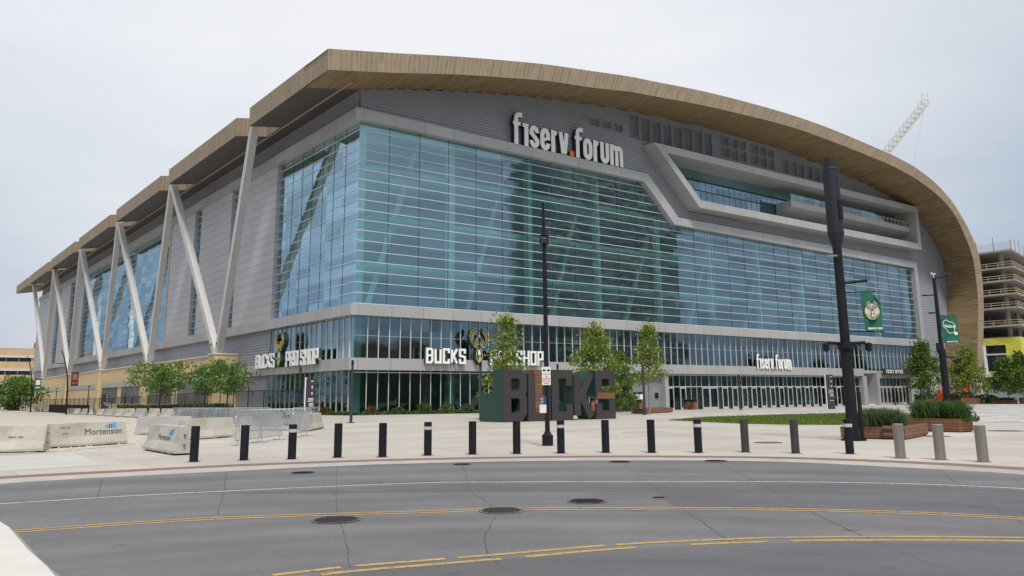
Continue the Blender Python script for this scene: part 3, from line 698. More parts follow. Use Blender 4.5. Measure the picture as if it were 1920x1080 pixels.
# road markings: real paint sheets, worn with gaps
M['ywear'] = pm('yellow_paint', (.43, .27, .075), .8, 0, .15, 3); M['wpaint'] = pm('white_paint', (.50, .50, .48), .8, 0, .1, 3)
for nm_, c2 in (('ywear', (.18, .165, .14)), ('wpaint', (.22, .22, .22))):
    n, l = nodes(M[nm_]); b_ = n['Principled BSDF']; mx_ = n[M[nm_]['mixnode']]
    nn = n.new('ShaderNodeTexNoise'); nn.inputs['Scale'].default_value = 14; nn.inputs['Detail'].default_value = 6
    tcc = n.new('ShaderNodeTexCoord'); l.new(tcc.outputs['Object'], nn.inputs['Vector']); rr = n.new('ShaderNodeMapRange'); rr.inputs[1].default_value = .56; rr.inputs[2].default_value = .62; l.new(nn.outputs['Fac'], rr.inputs[0])
    m2_ = n.new('ShaderNodeMix'); m2_.data_type = 'RGBA'; l.new(rr.outputs[0], m2_.inputs[0]); l.new(mx_.outputs[2], m2_.inputs[6]); m2_.inputs[7].default_value = (*c2, 1); l.new(m2_.outputs[2], b_.inputs['Base Color'])
def line(name, px, wd, m, offset=0, gaps=(), z=RZ + .004, ext=True):
    P = [Vector(rp(*q)) for q in px]
    dn = (P[-1] - P[-2]).normalized(); more = [P[-1] + (Matrix.Rotation(-.12 * k, 2) @ dn) * 3.5 * k for k in (1, 2, 3)]
    P = ([P[0] + (P[0] - P[1]).normalized() * 3] if ext else []) + P + more
    S, Ln = resample(catmull([tuple(p) for p in P], 6), 160); A = offs(S, offset + wd / 2); B = offs(S, offset - wd / 2); b = MB()
    for i in range(159):
        t = Ln * i / 159
        if any(a < t < c for a, c in gaps): continue
        b.quad((A[i].x, A[i].y, z), (A[i + 1].x, A[i + 1].y, z), (B[i + 1].x, B[i + 1].y, z), (B[i].x, B[i].y, z))
    return tag(b.build(name, m, fixn=False), kind='structure')
line('lane_line', [(0, 945), (200, 932.5), (425, 921), (780, 906), (960, 904), (1200, 903), (1460, 903.5), (1710, 907.5), (1920, 916.5)], .09, M['wpaint'])
y1 = [(15, 997.5), (400, 972.5), (800, 960), (960, 955), (1260, 953.5), (1510, 956), (1710, 962), (1920, 972.5)]
y2 = [(550, 1079), (650, 1067.5), (800, 1055), (960, 1042), (1160, 1025), (1360, 1015), (1560, 1010), (1920, 1011.5)]
for o_ in (.105, -.105): 
    b_ = line('centre_line', y1, .085, M['ywear'], o_, ext=False)
line('centre_line', y2, .10, M['ywear'], .12, gaps=[(2.6, 2.75), (3.5, 3.62), (4.6, 4.7), (6.6, 6.66)])
line('centre_line', y2, .10, M['ywear'], -.13, gaps=[(3.0, 3.12), (5.2, 5.45), (6.9, 7.5), (8.6, 8.75), (11.6, 11.75)])
M['crackm'] = pm('crack_sealant', (.07, .067, .065), .9, 0, .3, 8)
def crack(px):
    P = [Vector(rp(*q)) for q in px]; S, Ln = resample(P, max(12, int(18 * sum((P[i + 1] - P[i]).length for i in range(len(P) - 1)) / 3))); b = MB()
    S = [p + Vector((rnd.uniform(-.015, .015), rnd.uniform(-.015, .015))) for p in S]; wv = [rnd.uniform(.003, .011) for _ in S]
    A = [p + (q - p) * w_ / .1 for p, q, w_ in zip(S, offs(S, .1), wv)]; B = [p - (q - p) * w_ / .1 for p, q, w_ in zip(S, offs(S, .1), wv)]
    for i in range(len(S) - 1): b.quad((A[i].x, A[i].y, RZ + .002), (A[i + 1].x, A[i + 1].y, RZ + .002), (B[i + 1].x, B[i + 1].y, RZ + .002), (B[i].x, B[i].y, RZ + .002))
    tag(b.build('road_crack', M['crackm'], fixn=False), kind='structure')
for c_ in ([(425, 885), (420, 921), (408, 965)], [(632, 875), (630, 920), (632, 965), (645, 1000), (657, 1065)], [(866, 868), (875, 895), (884, 922), (925, 950)], [(930, 970), (908, 1003), (915, 1045), (940, 1062), (975, 1080)], [(1165, 868), (1210, 900), (1262, 940), (1310, 975), (1372, 1018)], [(1350, 868), (1440, 915), (1530, 965), (1640, 1015), (1800, 1080)], [(1755, 875), (1800, 912), (1860, 950), (1925, 985)], [(190, 900), (186, 925), (180, 935)]): crack(c_)
# asphalt patches of another age
M['patch'] = pm('asphalt_patch', (.104, .104, .111), .88, 0, .1, .6, .0015, 60, stretch=(.35, 1.3, 1), detail=8)
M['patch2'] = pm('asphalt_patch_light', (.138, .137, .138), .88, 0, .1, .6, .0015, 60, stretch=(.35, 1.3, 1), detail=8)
drape('road_patch', [rp(*q) for q in [(0, 1100), (560, 1083), (800, 1060), (960, 1047), (1160, 1031), (1360, 1021), (1560, 1017), (1990, 1018), (1990, 1140), (0, 1140)]], RZ + .0015, M['patch'])
drape('road_patch', [rp(*q) for q in [(430, 925), (780, 909), (960, 907), (1200, 906), (1460, 907), (1710, 911), (1990, 924), (1990, 972), (1710, 959), (1510, 952), (1262, 949), (1225, 922)]], RZ + .0015, M['patch'])
drape('road_patch', [rp(*q) for q in [(425, 886), (620, 877), (870, 870), (1165, 867), (1212, 900), (960, 901), (780, 903), (425, 918)]], RZ + .0015, M['patch2'])
weather(M['patch']); weather(M['patch2'])
# covers
M['iron'] = pm('cast_iron', (.11, .098, .095), .7, .3, .3, 12, .003, 40); M['rust'] = pm('rusty_iron', (.17, .125, .10), .8, .2, .3, 8)
def cover(px, py, r, m, lab, z=RZ + .006):
    p = G(px, py, z); b = MB(); b.lathe([(r, 0), (r, .006), (r * .96, .008)], n=32)
    o = b.build('manhole_cover', m, loc=(p.x, p.y, z - .001)); tag(o, lab, 'manhole cover', 'covers set in the street')
    q = MB()
    for i in range(-3, 4):
        h = math.sqrt(max(0, 1 - (i / 4) ** 2)) * r * .85
        q.box(-h, h, i * r / 4 - .012, i * r / 4 + .012, .008, .014); 
    q.build('cover_ribs', M['dark'], o)
cover(630, 975, .36, M['iron'], 'dark manhole cover just below the far yellow line, left of centre')
cover(940, 957.5, .36, M['rust'], 'rusty brown manhole cover crossed by the yellow line')
cover(1100, 940, .33, M['iron'], 'dark manhole cover between the white and the yellow line')
cover(568, 886.5, .30, M['iron'], 'small dark cover near the kerb on the left')
cover(866, 871, .26, M['rust'], 'small cover beside the kerb left of the tall thin pole')
cover(1162, 866, .3, M['iron'], 'small cover against the kerb right of the tall thin pole')
cover(1342, 864.5, .34, M['rust'], 'wide flat cover against the kerb before the banded bollard')
cover(1235, 934, .13, M['ywear'], 'tiny yellow painted valve cover in the lane')
# plaza surfaces
lawn = [tuple(G(*q)[:2]) for q in [(1254, 788), (1320, 782.5), (1400, 780), (1480, 777.5), (1590, 775.0), (1729, 778), (1745, 786), (1715, 795), (1576, 797), (1480, 796.5), (1400, 795), (1320, 791.5)]]
drape('lawn', lawn, .008, M['lawn'])
drape('paver_band', [tuple(G(*q)[:2]) for q in [(1270, 786), (1400, 774), (1560, 767), (1700, 758.5), (1990, 754.5), (1990, 793), (1745, 792), (1729, 776), (1590, 773), (1480, 775.5), (1400, 778)]], .004, M['paver'])
drape('gravel_lot', [tuple(G(*q)[:2]) for q in [(0, 852), (60, 850), (130, 845), (205, 838), (255, 832), (262, 825), (285, 805)]] + [tuple(W(-18.8, v)[:2]) for v in (-8, 60, 135)] + [(-250, 260), (-300, 80), (-60, 20), (-28, 22)], .008, M['gravel'])
M['oldconc'] = pm('old_concrete', (.45, .44, .41), .85, 0, .06, .8, .001, 40)
drape('pavement_slab', [tuple(G(*q)[:2]) for q in [(0, 856), (140, 849), (192, 872), (0, 884)]], .004, M['oldconc'])
M['soil'] = pm('planting_soil', (.09, .07, .05), .95, 0, .3, 3, .02, 10)
bedp = [W(-1.6, 22)[:2], W(-1.6, -2.4)[:2], W(39, -2.6)[:2], W(40, -.2)[:2], W(-.1, -.1)[:2], W(-.1, 22)[:2]]
drape('planting_bed', [tuple(p) for p in bedp], .02, M['soil'])
# pebbles on the gravel
b = MB()
for i in range(2600):
    t = rnd.random() ** 1.6; p = G(rnd.uniform(-60, 330), 790 + 60 * (1 - t) * rnd.random() + 2); r = rnd.uniform(.015, .045) * (1 + p.y / 60)
    if p.y > 60 or p.y < 26: continue
    q = [Vector((rnd.uniform(.6, 1) * r * math.cos(a), rnd.uniform(.6, 1) * r * math.sin(a), 0)) for a in (0, 1.26, 2.5, 3.8, 5)]
    o = Vector((p.x, p.y, p.z + .008)); b.add([o + v for v in q] + [o + v * .5 + Vector((0, 0, r * .7)) for v in q], [(0, 1, 6, 5), (1, 2, 7, 6), (2, 3, 8, 7), (3, 4, 9, 8), (4, 0, 5, 9), (5, 6, 7, 8, 9)])
tag(b.build('gravel_stones', pm('stones', (.50, .46, .41), .9, 0, .25, 6), fixn=False), 'loose pale gravel stones scattered over the lot', 'gravel', kind='stuff')
for i, (px, py, rr_) in enumerate([(1050, 808.5, .9), (1212, 810.5, 1.1), (1440, 830, .5), (1757, 818, .5), (1885, 808, .7)]):
    p = G(px, py); tag(MB().lathe([(rr_, 0), (rr_, .008)], n=28).build('drain_cover', M['curb'] if i < 2 else M['iron'], loc=p), ['round pale fountain grate behind the banded bollard', 'round pale fountain grate right of the big letters', 'dark drain cover before the lawn', 'dark drain cover behind the steel bollards', 'dark drain cover at the right edge of the plaza'][i], 'drain cover', 'round covers in the plaza')

# ------------------------------------------------------------------ bollards
def bollard0(m, band, h=.96, r=.115, square=False):
    t = thing('bollard', '', 'bollard', group='bollards along the kerb')
    b = MB()
    if square: b.box(-.085, .085, -.06, .06, 0, h); b.lathe([(.085, 0), (.085, h - .01), (.07, h)], (0, 0, 0), 20)
    else: b.lathe([(r, 0), (r, h - .012), (r - .012, h)], n=20)
    o = b.build('post', m, t)
    MB().lathe([(r + .07, 0), (r + .07, .006)], n=20).build('contact_shade_ring', M['patch2'], t)  # thin dark disc, its colour stands in for contact shade round the foot
    if band: MB().lathe([(r + .003, h - .22), (r + .003, h - .13)], n=20).build('reflective_band', pm('band', (.5, .5, .5), .3, .1, .03, 2), t)
    return t
bl = [(363, 866), (457, 863), (547, 861), (633, 858), (717, 857), (802, 854), (886, 852), (969, 851), (1052, 850), (1136, 849), (1222, 849), (1310, 849), (1398, 848), (1492, 850), (1594, 851)]
ordn = ['first', 'second', 'third', 'fourth', 'fifth', 'sixth', 'seventh', 'eighth', 'ninth', 'tenth', 'eleventh', 'twelfth', 'thirteenth', 'fourteenth', 'fifteenth']
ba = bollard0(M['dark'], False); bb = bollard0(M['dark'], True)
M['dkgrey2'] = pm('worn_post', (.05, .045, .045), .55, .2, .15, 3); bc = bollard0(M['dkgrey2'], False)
ua = ub = uc = False
for i, q in enumerate(bl):
    p = G(*q); band = i in (2, 5, 8, 11, 14); wn2 = i in (12, 13)
    src, used = (bb, ub) if band else (bc, uc) if wn2 else (ba, ua)
    lab = ('black bollard with a reflective band, ' if band else 'worn grey-black bollard, ' if wn2 else 'plain black bollard, ') + ordn[i] + ' from the left of the kerb row'
    if not used:
        src.location = p; src['label'] = lab; src.rotation_euler.z = .3
        if band: ub = True
        elif wn2: uc = True
        else: ua = True
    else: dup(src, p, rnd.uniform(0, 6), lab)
M['steel'] = pm('brushed_steel', (.33, .30, .265), .38, .75, .08, 6, stretch=(8, 8, .3))
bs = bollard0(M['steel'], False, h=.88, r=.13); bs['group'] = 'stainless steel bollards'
for i, q in enumerate([(1689, 859), (1764, 862), (1844, 866)]):
    lab = ['stainless steel bollard nearest the wooden planter, left of three', 'middle one of the three stainless steel bollards', 'stainless steel bollard at the far right, nearest the frame edge'][i]
    if i == 0: bs.location = G(*q); bs['label'] = lab
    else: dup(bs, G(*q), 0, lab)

# ------------------------------------------------------------------ lettering
F_W = {'f': 1.32, 'i': .95, 's': 1.6, 'e': 1.66, 'r': 1.14, 'v': 1.72, '.': .75, 'o': 1.66, 'u': 1.66, 'm': 2.5}
def glyph(ch, w):                                # x-height 3, ascender 4.3, pen .72
    k = .66; h = 3.0; x = w - k / 2; l_ = k / 2
    A = []
    if ch == 'f': A = [([(l_ + .16, 0), (l_ + .16, 3.42)] + arc(l_ + .16 + .58, 3.42, .58, .55, 180, 90)[1:] + [(w + .16, 3.97)], k * .92), ([(0, 2.75), (w - .1, 2.75)], .46)]
    if ch == 'i': A = [([(w - l_, 0), (w - l_, 3.0)], k), ([(.02, 2.75), (w - k, 2.75)], .5)]
    if ch == 's': A = [([(l_, .95)] + arc(w / 2, .80, w / 2 - l_, .80 - l_, 180, 360) + [(x, 1.05), (l_, 1.95)] + arc(w / 2, 2.20, w / 2 - l_, .80 - l_, 180, 0) + [(x, 2.08)], k * .95)]
    if ch == 'e': A = [([(x, 1.0)] + arc(w / 2, .95, w / 2 - l_, .95 - l_, -8, -180) + arc(w / 2, 2.05, w / 2 - l_, .95 - l_, 180, 0) + [(x, 1.45)], k), ([(k, 1.5), (w - k, 1.5)], .45)]
    if ch == 'o': A = [(arc(w / 2, .95, w / 2 - l_, .95 - l_, 0, -180) + arc(w / 2, 2.05, w / 2 - l_, .95 - l_, 180, 0), k, True)]
    if ch == 'r': A = [([(l_, 0), (l_, 3.0)], k), (arc(w - .3, 1.9, w - .3 - l_, .76, 165, 75), k * .8)]
    if ch == 'v': A = [([(l_, 3.0), (w / 2 - .12, .1)], k), ([(w - l_, 3.0), (w / 2 + .12, .1)], k)]
    if ch == '.': A = [([(0.02, .36), (.74, .36)], .72)]
    if ch == 'u': A = [([(l_, 3.0)] + arc(w / 2, .95, w / 2 - l_, .95 - l_, 180, 360) + [(x, 3.0)], k), ]
    if ch == 'm': A = [([(l_, 0), (l_, 3.0)], k)] + [([(c, 0), (c, 2.0)] + arc(c - .48, 2.1, .48, .53, 0, 130), k * .92) for c in (w / 2 + .02, w - l_)]
    return A
def wordmark(parent, f_at, scx, scz, m, mo, ms, depth=.35, gap=.2, nm='letter'):
    x = 0
    for ch in 'fiserv.forum':
        w = F_W[ch]; b = MB()
        for i, g_ in enumerate(glyph(ch, w)):
            path, pen = g_[0], g_[1]; cl = len(g_) > 2
            ribbon(b, [(px_ + x, pz_) for px_, pz_ in path], pen, lambda a, c, d: f_at(a * scx, c * scz, d), -.06 - i * .008, 0, cl)
        o = b.build('full_stop' if ch == '.' else nm, mo if ch == '.' else m, parent)
        b2 = MB()
        for i, g_ in enumerate(glyph(ch, w)):
            ribbon(b2, [(px_ + x, pz_) for px_, pz_ in g_[0]], g_[1] * .97, lambda a, c, d: f_at(a * scx, c * scz, d), .002 + i * .004, depth * 1.3, len(g_) > 2)
        b2.build('letter_return', M['darkgrey'], o)
        x += w + gap
    return x - gap
tw = sum(F_W[c] for c in 'fiserv.forum') + .2 * 11
def Wf(u0, z0, off): return lambda x, z, d: (u0 + x, -off + d, z0 + z)
sg = thing('building_sign', 'large pale lower-case arena name sign with orange dot high on the grey louvres', 'sign', K, TH)
U0, Z0 = SF(21.0, 32.35, 1.0); U1, _ = SF(40.1, 32, 1.0)
wordmark(sg, Wf(U0, Z0, .9), (U1 - U0) / tw, 4.25 / 4.38, M['white'], M['orange'], None, .45)
sg = thing('building_sign', 'small white lower-case arena name sign with orange dot above the entrance doors', 'sign', K, TH)
U0, Z0 = SF(67.4, 5.32, 1.3); U1, _ = SF(76.3, 5, 1.3)
wordmark(sg, Wf(U0, Z0, 1.0), (U1 - U0) / tw, 2.3 / 4.38, M['white'], M['orange'], None, .25)
BL = {'B': [([(0, 0), (0, 1), (.8, 1), (1, .88), (1, .62), (.86, .52), (1, .42), (1, .12), (.8, 0)], 1, True), ([(.12, .52), (.8, .52)], 2)],
      'U': [([(0, 1), (0, .0), (1, .0), (1, 1)], 1)], 'C': [([(1, .72), (1, 1), (0, 1), (0, 0), (1, 0), (1, .28)], 1)],
      'K': [([(0, 0), (0, 1)], 1), ([(1, 1.04), (.3, .5), (1, -.04)], 3)], 'S': [([(1, .72), (1, 1), (0, 1), (0, .55), (1, .45), (1, 0), (0, 0), (0, .28)], 1)],
      'P': [([(0, -.1), (0, 1), (1, 1), (1, .42), (.15, .42)], 1)], 'R': [([(0, -.1), (0, 1), (1, 1), (1, .45), (.15, .45)], 1), ([(.5, .42), (1, -.08)], 3)],
      'O': [([(0, 0), (0, 1), (1, 1), (1, 0)], 1, True)], 'H': [([(0, -.1), (0, 1.1)], 1), ([(1, -.1), (1, 1.1)], 1), ([(.15, .5), (.85, .5)], 2)],
      'T': [([(-.1, 1), (1.1, 1)], 1), ([(.5, -.1), (.5, .9)], 1)], 'I': [([(.5, -.1), (.5, 1.1)], 1)], 'E': [([(1.1, 1), (0, 1), (0, 0), (1.1, 0)], 1), ([(.15, .5), (.95, .5)], 2)], 'F': [([(1.1, 1), (0, 1), (0, -.1)], 1), ([(.15, .5), (.95, .5)], 2)],
      'M': [([(0, -.1), (0, 1.1), (.5, .4), (1, 1.1), (1, -.1)], 1)], '.': [([(.3, .02), (.7, .02)], 1)],
      'N': [([(0, -.1), (0, 1.05), (1, -.05), (1, 1.1)], 1)], 'G': [([(1, .75), (1, 1), (0, 1), (0, 0), (1, 0), (1, .45), (.55, .45)], 1)], 'A': [([(0, -.1), (0, 1), (1, 1), (1, -.1)], 1), ([(.15, .45), (.85, .45)], 2)],
      'D': [([(0, 0), (0, 1), (.75, 1), (1, .8), (1, .2), (.75, 0)], 1, True)], 'L': [([(0, 1.1), (0, 0), (1.1, 0)], 1)], 'W': [([(0, 1.1), (.22, 0), (.5, .7), (.78, 0), (1, 1.1)], 1)], 'Y': [([(0, 1.05), (.5, .5), (1, 1.05)], 1), ([(.5, .45), (.5, -.1)], 1)]}
def block(ch, b, f_at, x, z, w, h, pen, d0, d1):
    """one square-shouldered capital"""
    for i, g_ in enumerate(BL[ch]):
        pw = pen if g_[1] != 2 else pen * .8
        path = [(x + pen / 2 + px_ * (w - pen), z + pen / 2 + pz_ * (h - pen)) for px_, pz_ in g_[0]]
        ribbon(b, path, pw, f_at, d0 - i * .006, d1, len(g_) > 2)
def word(txt, parent, f_at, x, z, w, h, pen, gap, m, d0, d1, side=None, nm='letter', one=False):
    B_ = MB()
    for ch in txt:
        if ch == ' ': x += w * .55; continue
        ww = w * (.45 if ch in 'I.' else 1)
        b = B_ if one else MB()
        block(ch, b, f_at, x, z, ww, h, pen, d0, d1)
        if not one:
            o = b.build(nm, m, parent)
            if side:
                s_b = MB(); block(ch, s_b, f_at, x, z, ww, h, pen * .98, d1 + .001, d1 + side[1]); s_b.build('letter_return', side[0], o)
        x += ww + gap
    if one: return B_.build(nm, m, parent)
    return x
M['dgreen'] = pm('emblem_dark_green', (.008, .042, .03), .5, 0, .1, 2)
# deer head emblem, drawn as strokes on a backing
def deer(parent, f_at, s, d=-.5, mg=None, mt=None, mw=None, name='deer_head_emblem', back=.5):
    mg = mg or M['dgreen']; mt = mt or M['tan']; mw = mw or M['white']
    T_ = lambda pts, mirror=False: [((-x if mirror else x) * s, y * s) for x, y in pts]
    ant = [(.12, .56), (.34, .64), (.52, .84), (.58, 1.08), (.48, 1.32), (.22, 1.46)]
    tine1 = [(.50, .86), (.42, 1.02), (.40, 1.14), (.24, 1.30)]; inn = [(.09, .56), (.22, .68), (.25, .84), (.13, 1.0)]; inn2 = [(.05, .62), (.11, .74), (.07, .86)]
    head = [(-.20, .58), (.20, .58), (.17, .42), (.10, .12), (.06, .02), (-.06, .02), (-.10, .12), (-.17, .42)]
    neck = [(-.16, .40), (.16, .40), (.24, .0), (.22, -.12), (.0, -.42), (-.22, -.12), (-.24, .0)]
    root = MB()
    root.prism([(x * s * 1.12, y * s * 1.04) for x, y in neck], f_at, d, d + back); root.prism([(x * s * 1.15, (y * 1.03) * s) for x, y in head], f_at, d - .004, d + back)
    for mi in (False, True):
        for i_, (pt, w_) in enumerate(((ant, .17), (tine1, .12), (inn, .12), (inn2, .08))): ribbon(root, T_(pt, mi), w_ * s, f_at, d + .003 * i_ + (.012 if mi else 0), d + back)
        root.prism(T_([(.15, .52), (.20, .60), (.40, .62), (.34, .50), (.2, .46)], mi), f_at, d + .02, d + back)
    o = root.build(name, mg, parent)
    t = MB()
    for mi in (False, True):
        for i_, (pt, w_) in enumerate(((ant, .020), (tine1, .014), (inn, .016), (inn2, .012))): 
            off_ = .062 if i_ == 0 else .035
            for sg_ in (off_, -off_):
                P_ = offs([Vector(q) for q in pt], sg_); ribbon(t, T_([tuple(q) for q in P_], mi), w_ * s, f_at, d - .03 - .003 * i_ - (.01 if mi else 0), d - .001)
        ribbon(t, T_([(.17, .5), (.24, .56), (.35, .575), (.3, .51), (.2, .48)], mi), .028 * s, f_at, d - .035, d - .001)
        ribbon(t, T_([(.14, .38), (.21, .02), (.19, -.10), (.0, -.37)], mi), .035 * s, f_at, d - .036 - (.006 if mi else 0), d - .001)
    t.prism(T_([(-.02, -.02), (.10, .0), (.12, -.12), (0, -.33), (-.06, -.28)]), f_at, d - .028, d - .001)
    t.build('emblem_outline', mt, o)
    t = MB()
    t.prism(T_([(-.035, .36), (.035, .36), (.09, .14), (.04, .02), (-.04, .02), (-.09, .14)]), f_at, d - .03, d - .001)
    for mi in (False, True): t.prism(T_([(.05, .40), (.14, .44), (.12, .385)], mi), f_at, d - .031, d - .001)
    t.build('emblem_face', mw, o)
    t = MB().prism(T_([(-.045, .11), (.045, .11), (.02, .045), (-.02, .045)]), f_at, d - .045, d - .031); t.build('emblem_nose', M['dark'], o)
    return o
sg = thing('shop_sign', 'white shop lettering with antlered deer head across the plaza side of the storefront', 'sign', K, TH)
ua_, za_ = SF(8.6, 5.22, 1.2); ub_, _ = SF(13.8, 5, 1.2)
f_ = Wf(0, 0, 0)
ww_ = (ub_ - ua_ - 4 * .16) / 5
word('BUCKS', sg, f_, ua_, za_, ww_, 1.66, .25, .16, M['white'], -1.35, -1.2, (M['darkgrey'], .4))
deer(sg, lambda x, z, d: (SF(15.55, 0, 1.2)[0] + x, d, za_ + .85 + z), 2.05, -1.45, back=.55)
uc_ = SF(17.2, 5, 1.2)[0]; ud_ = SF(25.1, 5, 1.2)[0]; wq = (ud_ - uc_ - 6 * .16) / 7.55
word('PRO SHOP', sg, f_, uc_, za_, wq, 1.66, .24, .16, M['white'], -1.35, -1.2, (M['darkgrey'], .4))
sg = thing('shop_sign', 'white shop lettering on green returns with deer head on the shaded side of the corner', 'sign', K, TH)
def fside(x, z, d): return (d, -x, z)            # reads left to right with decreasing v
zs_ = SL(20, 5.35, 1.2)[1]; va_ = SL(27.0, 5, 1.2)[0]; vb_ = SL(20.9, 5, 1.2)[0]; vc_ = SL(17.3, 5, 1.2)[0]; vd_ = SL(8.4, 5, 1.2)[0]; vm_ = SL(18.95, 5, 1.2)[0]
word('BUCKS', sg, fside, -va_, zs_, (va_ - vb_ - .8) / 5, 1.68, .25, .2, M['white'], -1.35, -1.2, (M['green'], .35))
word('PRO SHOP', sg, fside, -vc_, zs_, (vc_ - vd_ - 1.2) / 7.55, 1.68, .25, .2, M['white'], -1.35, -1.2, (M['green'], .35))
deer(sg, lambda x, z, d: (d, vm_ - x, zs_ + .85 + z), 2.05, -1.5, back=.6)
tk = thing('ticket_sign', 'dark strip with white ticket office lettering over the right hand doors', 'sign', K, TH)
ut = SF(102.6, 5, .6)[0]
MB().box(ut, ut + 11.5, -1.15, -.87, 4.75, 5.75).build('sign_board', pm('sign_black', (.03, .028, .035), .5), tk)
word('TICKET OFFICE', tk, f_, ut + .6, 4.95, .42, .62, .12, .1, M['white'], -1.17, -1.15, nm='lettering', one=True)
# ------------------------------------------------------------------ letter sculpture on the plaza
M['boards'] = pm('dark_boards', (.042, .034, .038), .7, 0, .22, 1.5, .003, 8, stretch=(.3, 1, 9))
M['oboards'] = pm('orange_boards', (.15, .058, .024), .65, 0, .5, 1.4, .003, 8, stretch=(.4, 1, 9), col2=(.18, .085, .04))
M['lgreen'] = pm('sculpture_green', (.012, .055, .038), .5, 0, .15, .7)
LP = W(-6.05, -33.5, 0)
ls = thing('letter_sculpture', 'man-high block letters spelling the team name, dark board faces with green sides', 'sculpture', LP, TH)
fl_ = lambda x, z, d: (x, d, z)
lw, lh, lg = 1.92, 3.42, .13
for i, ch in enumerate('BUCKS'):
    x = i * (lw + lg); b = MB(); block(ch, b, fl_, x, 0, lw, lh, .60, 0.03, 1.15); o = b.build('letter', M['lgreen'], ls)
    b = MB(); block(ch, b, fl_, x, 0, lw, lh, .604, -.02, .02); q = b.build('face_boards', M['boards'], o)
    if ch == 'U': MB().box(x + .60, x + lw - .60, .06, 1.1, .60, lh - .02).build('orange_boards', M['oboards'], o)
    if ch == 'S': MB().box(x + .1, x + lw - .05, -.055, -.036, 1.42, 1.85).build('orange_boards', M['oboards'], o)
    if ch == 'K': MB().box(x + lw - .35, x + lw - .02, -.06, -.04, .55, 1.3).build('orange_boards', M['oboards'], o)
MB().box(-.0, 3.2, 1.16, 2.7, 0, 1.88).build('green_box', M['lgreen'], ls)

# ------------------------------------------------------------------ poles
def zat(P, y):
    lo, hi = -2, 60
    for _ in range(50):
        m_ = (lo + hi) / 2; d = Vector((P.x, P.y, m_)) - Vector((0, 0, CAMH)); yy = PY - FPX * d.dot(up) / d.dot(fwd)
        if yy > y: lo = m_
        else: hi = m_
    return lo
def cloth(wd, ht, f, m, parent, name='banner', fold=0):
    b = MB(); nx, nz = 8, 14; vs = []
    for j in range(nz + 1):
        for i in range(nx + 1):
            x = wd * i / nx; z = -ht * j / nz
            if fold and j < 4: x = min(x, wd * (.60 + .10 * j))
            vs.append(f(x, z, .05 * math.sin(i * 1.1 + j * .35)))
    fs = [(j * (nx + 1) + i, j * (nx + 1) + i + 1, (j + 1) * (nx + 1) + i + 1, (j + 1) * (nx + 1) + i) for j in range(nz) for i in range(nx)]
    b.add(vs, fs); return b.build(name, m, parent, smooth=True, fixn=False)
P = G(1027, 836)
t = thing('street_pole', 'tall thin black pole with caged lamp and traffic signs before the big letters', 'pole', P)
MB().path([(0, 0, .3), (0, 0, 6.2), (-.02, 0, 8.55)], [.088, .075, .05], 12).build('shaft', M['dark'], t, smooth=False)
MB().lathe([(.19, 0), (.19, .28), (.2, .29), (.2, .34), (.12, .42), (.10, .48)], n=8).build('base', M['dark'], t)
MB().lathe([(.42, -.02), (.42, .006)], n=24).build('footing', M['curb'], t)
q = MB(); zc = zat(P, 450)
for k in range(10): a = 2 * PI * k / 10; q.tube((.15 * math.cos(a), .15 * math.sin(a), zc - .16), (.15 * math.cos(a), .15 * math.sin(a), zc + .16), .012, n=5)
for z in (-.16, 0, .16): q.lathe([(.165, zc + z - .012), (.165, zc + z + .012)], n=16)
q.build('lamp_cage', M['dark'], t)
MB().lathe([(.10, zc - .1), (.12, zc), (.10, zc + .12)], n=12).build('lamp_lens', pm('lens', (.25, .22, .2), .3), t)
M['headp'] = pm('head_paint', (.02, .022, .032), .6, 0, .1, 3, spec=.3); M['signw'] = pm('sign_face_white', (.72, .70, .68), .5, 0, .03, 2); M['signr'] = pm('sign_red', (.42, .05, .05), .5); M['signb'] = pm('sign_blue', (.02, .06, .16), .5)
def plate(par, x0, x1, z0, z1, y, m, name='sign_plate', yaw=0): return MB().box(x0, x1, y - .008, y, z0, z1).build(name, m, par)
s = thing('traffic_sign', 'small white sign with two arrows, topmost on the thin black pole', 'sign', P)
plate(s, -.165, .14, zat(P, 701), zat(P, 688), -.11, M['signw'])
zz = zat(P, 694.5); b = MB()
for sgn in (-1, 1): b.prism([(-.01 + sgn * .02, -.02), (-.01 + sgn * .07, -.02), (-.01 + sgn * .07, -.055), (-.01 + sgn * .13, 0), (-.01 + sgn * .07, .055), (-.01 + sgn * .07, .02), (-.01 + sgn * .02, .02)], lambda x, z, d: (x, d, zz + z), -.125, -.119)
b.build('arrows', M['dark'], s)
s = thing('traffic_sign', 'white no stopping sign with red words below the arrow sign', 'sign', P)
z0_, z1_ = zat(P, 722), zat(P, 702)
plate(s, -.165, .14, z0_, z1_, -.11, M['signw'])
fsn = lambda x, z, d: (x, d, z)
h_ = (z1_ - z0_)
word('NO', s, fsn, -.055, z0_ + h_ * .74, .04, h_ * .16, .011, .012, M['signr'], -.122, -.118, nm='lettering', one=True)
word('STOPPING', s, fsn, -.145, z0_ + h_ * .51, .026, h_ * .15, .008, .009, M['signr'], -.122, -.118, nm='lettering', one=True)
word('ANYTIME', s, fsn, -.14, z0_ + h_ * .28, .030, h_ * .15, .008, .009, M['signr'], -.122, -.118, nm='lettering', one=True)
MB().box(-.09, .07, -.122, -.118, z0_ + h_ * .12, z0_ + h_ * .16).build('arrow', M['dark'], s)
s = thing('notice_sign', 'narrow blue and white notice plate fixed low on the thin black pole', 'sign', P)
z0_, z1_ = zat(P, 774), zat(P, 743)
for a_, c_, m_ in ((z0_, z0_ + (z1_ - z0_) * .5, M['signw']), (z0_ + (z1_ - z0_) * .5, z1_, M['signb'])): MB().box(-.26, -.03, -.13, -.12, a_, c_).build('sign_plate', m_, s)
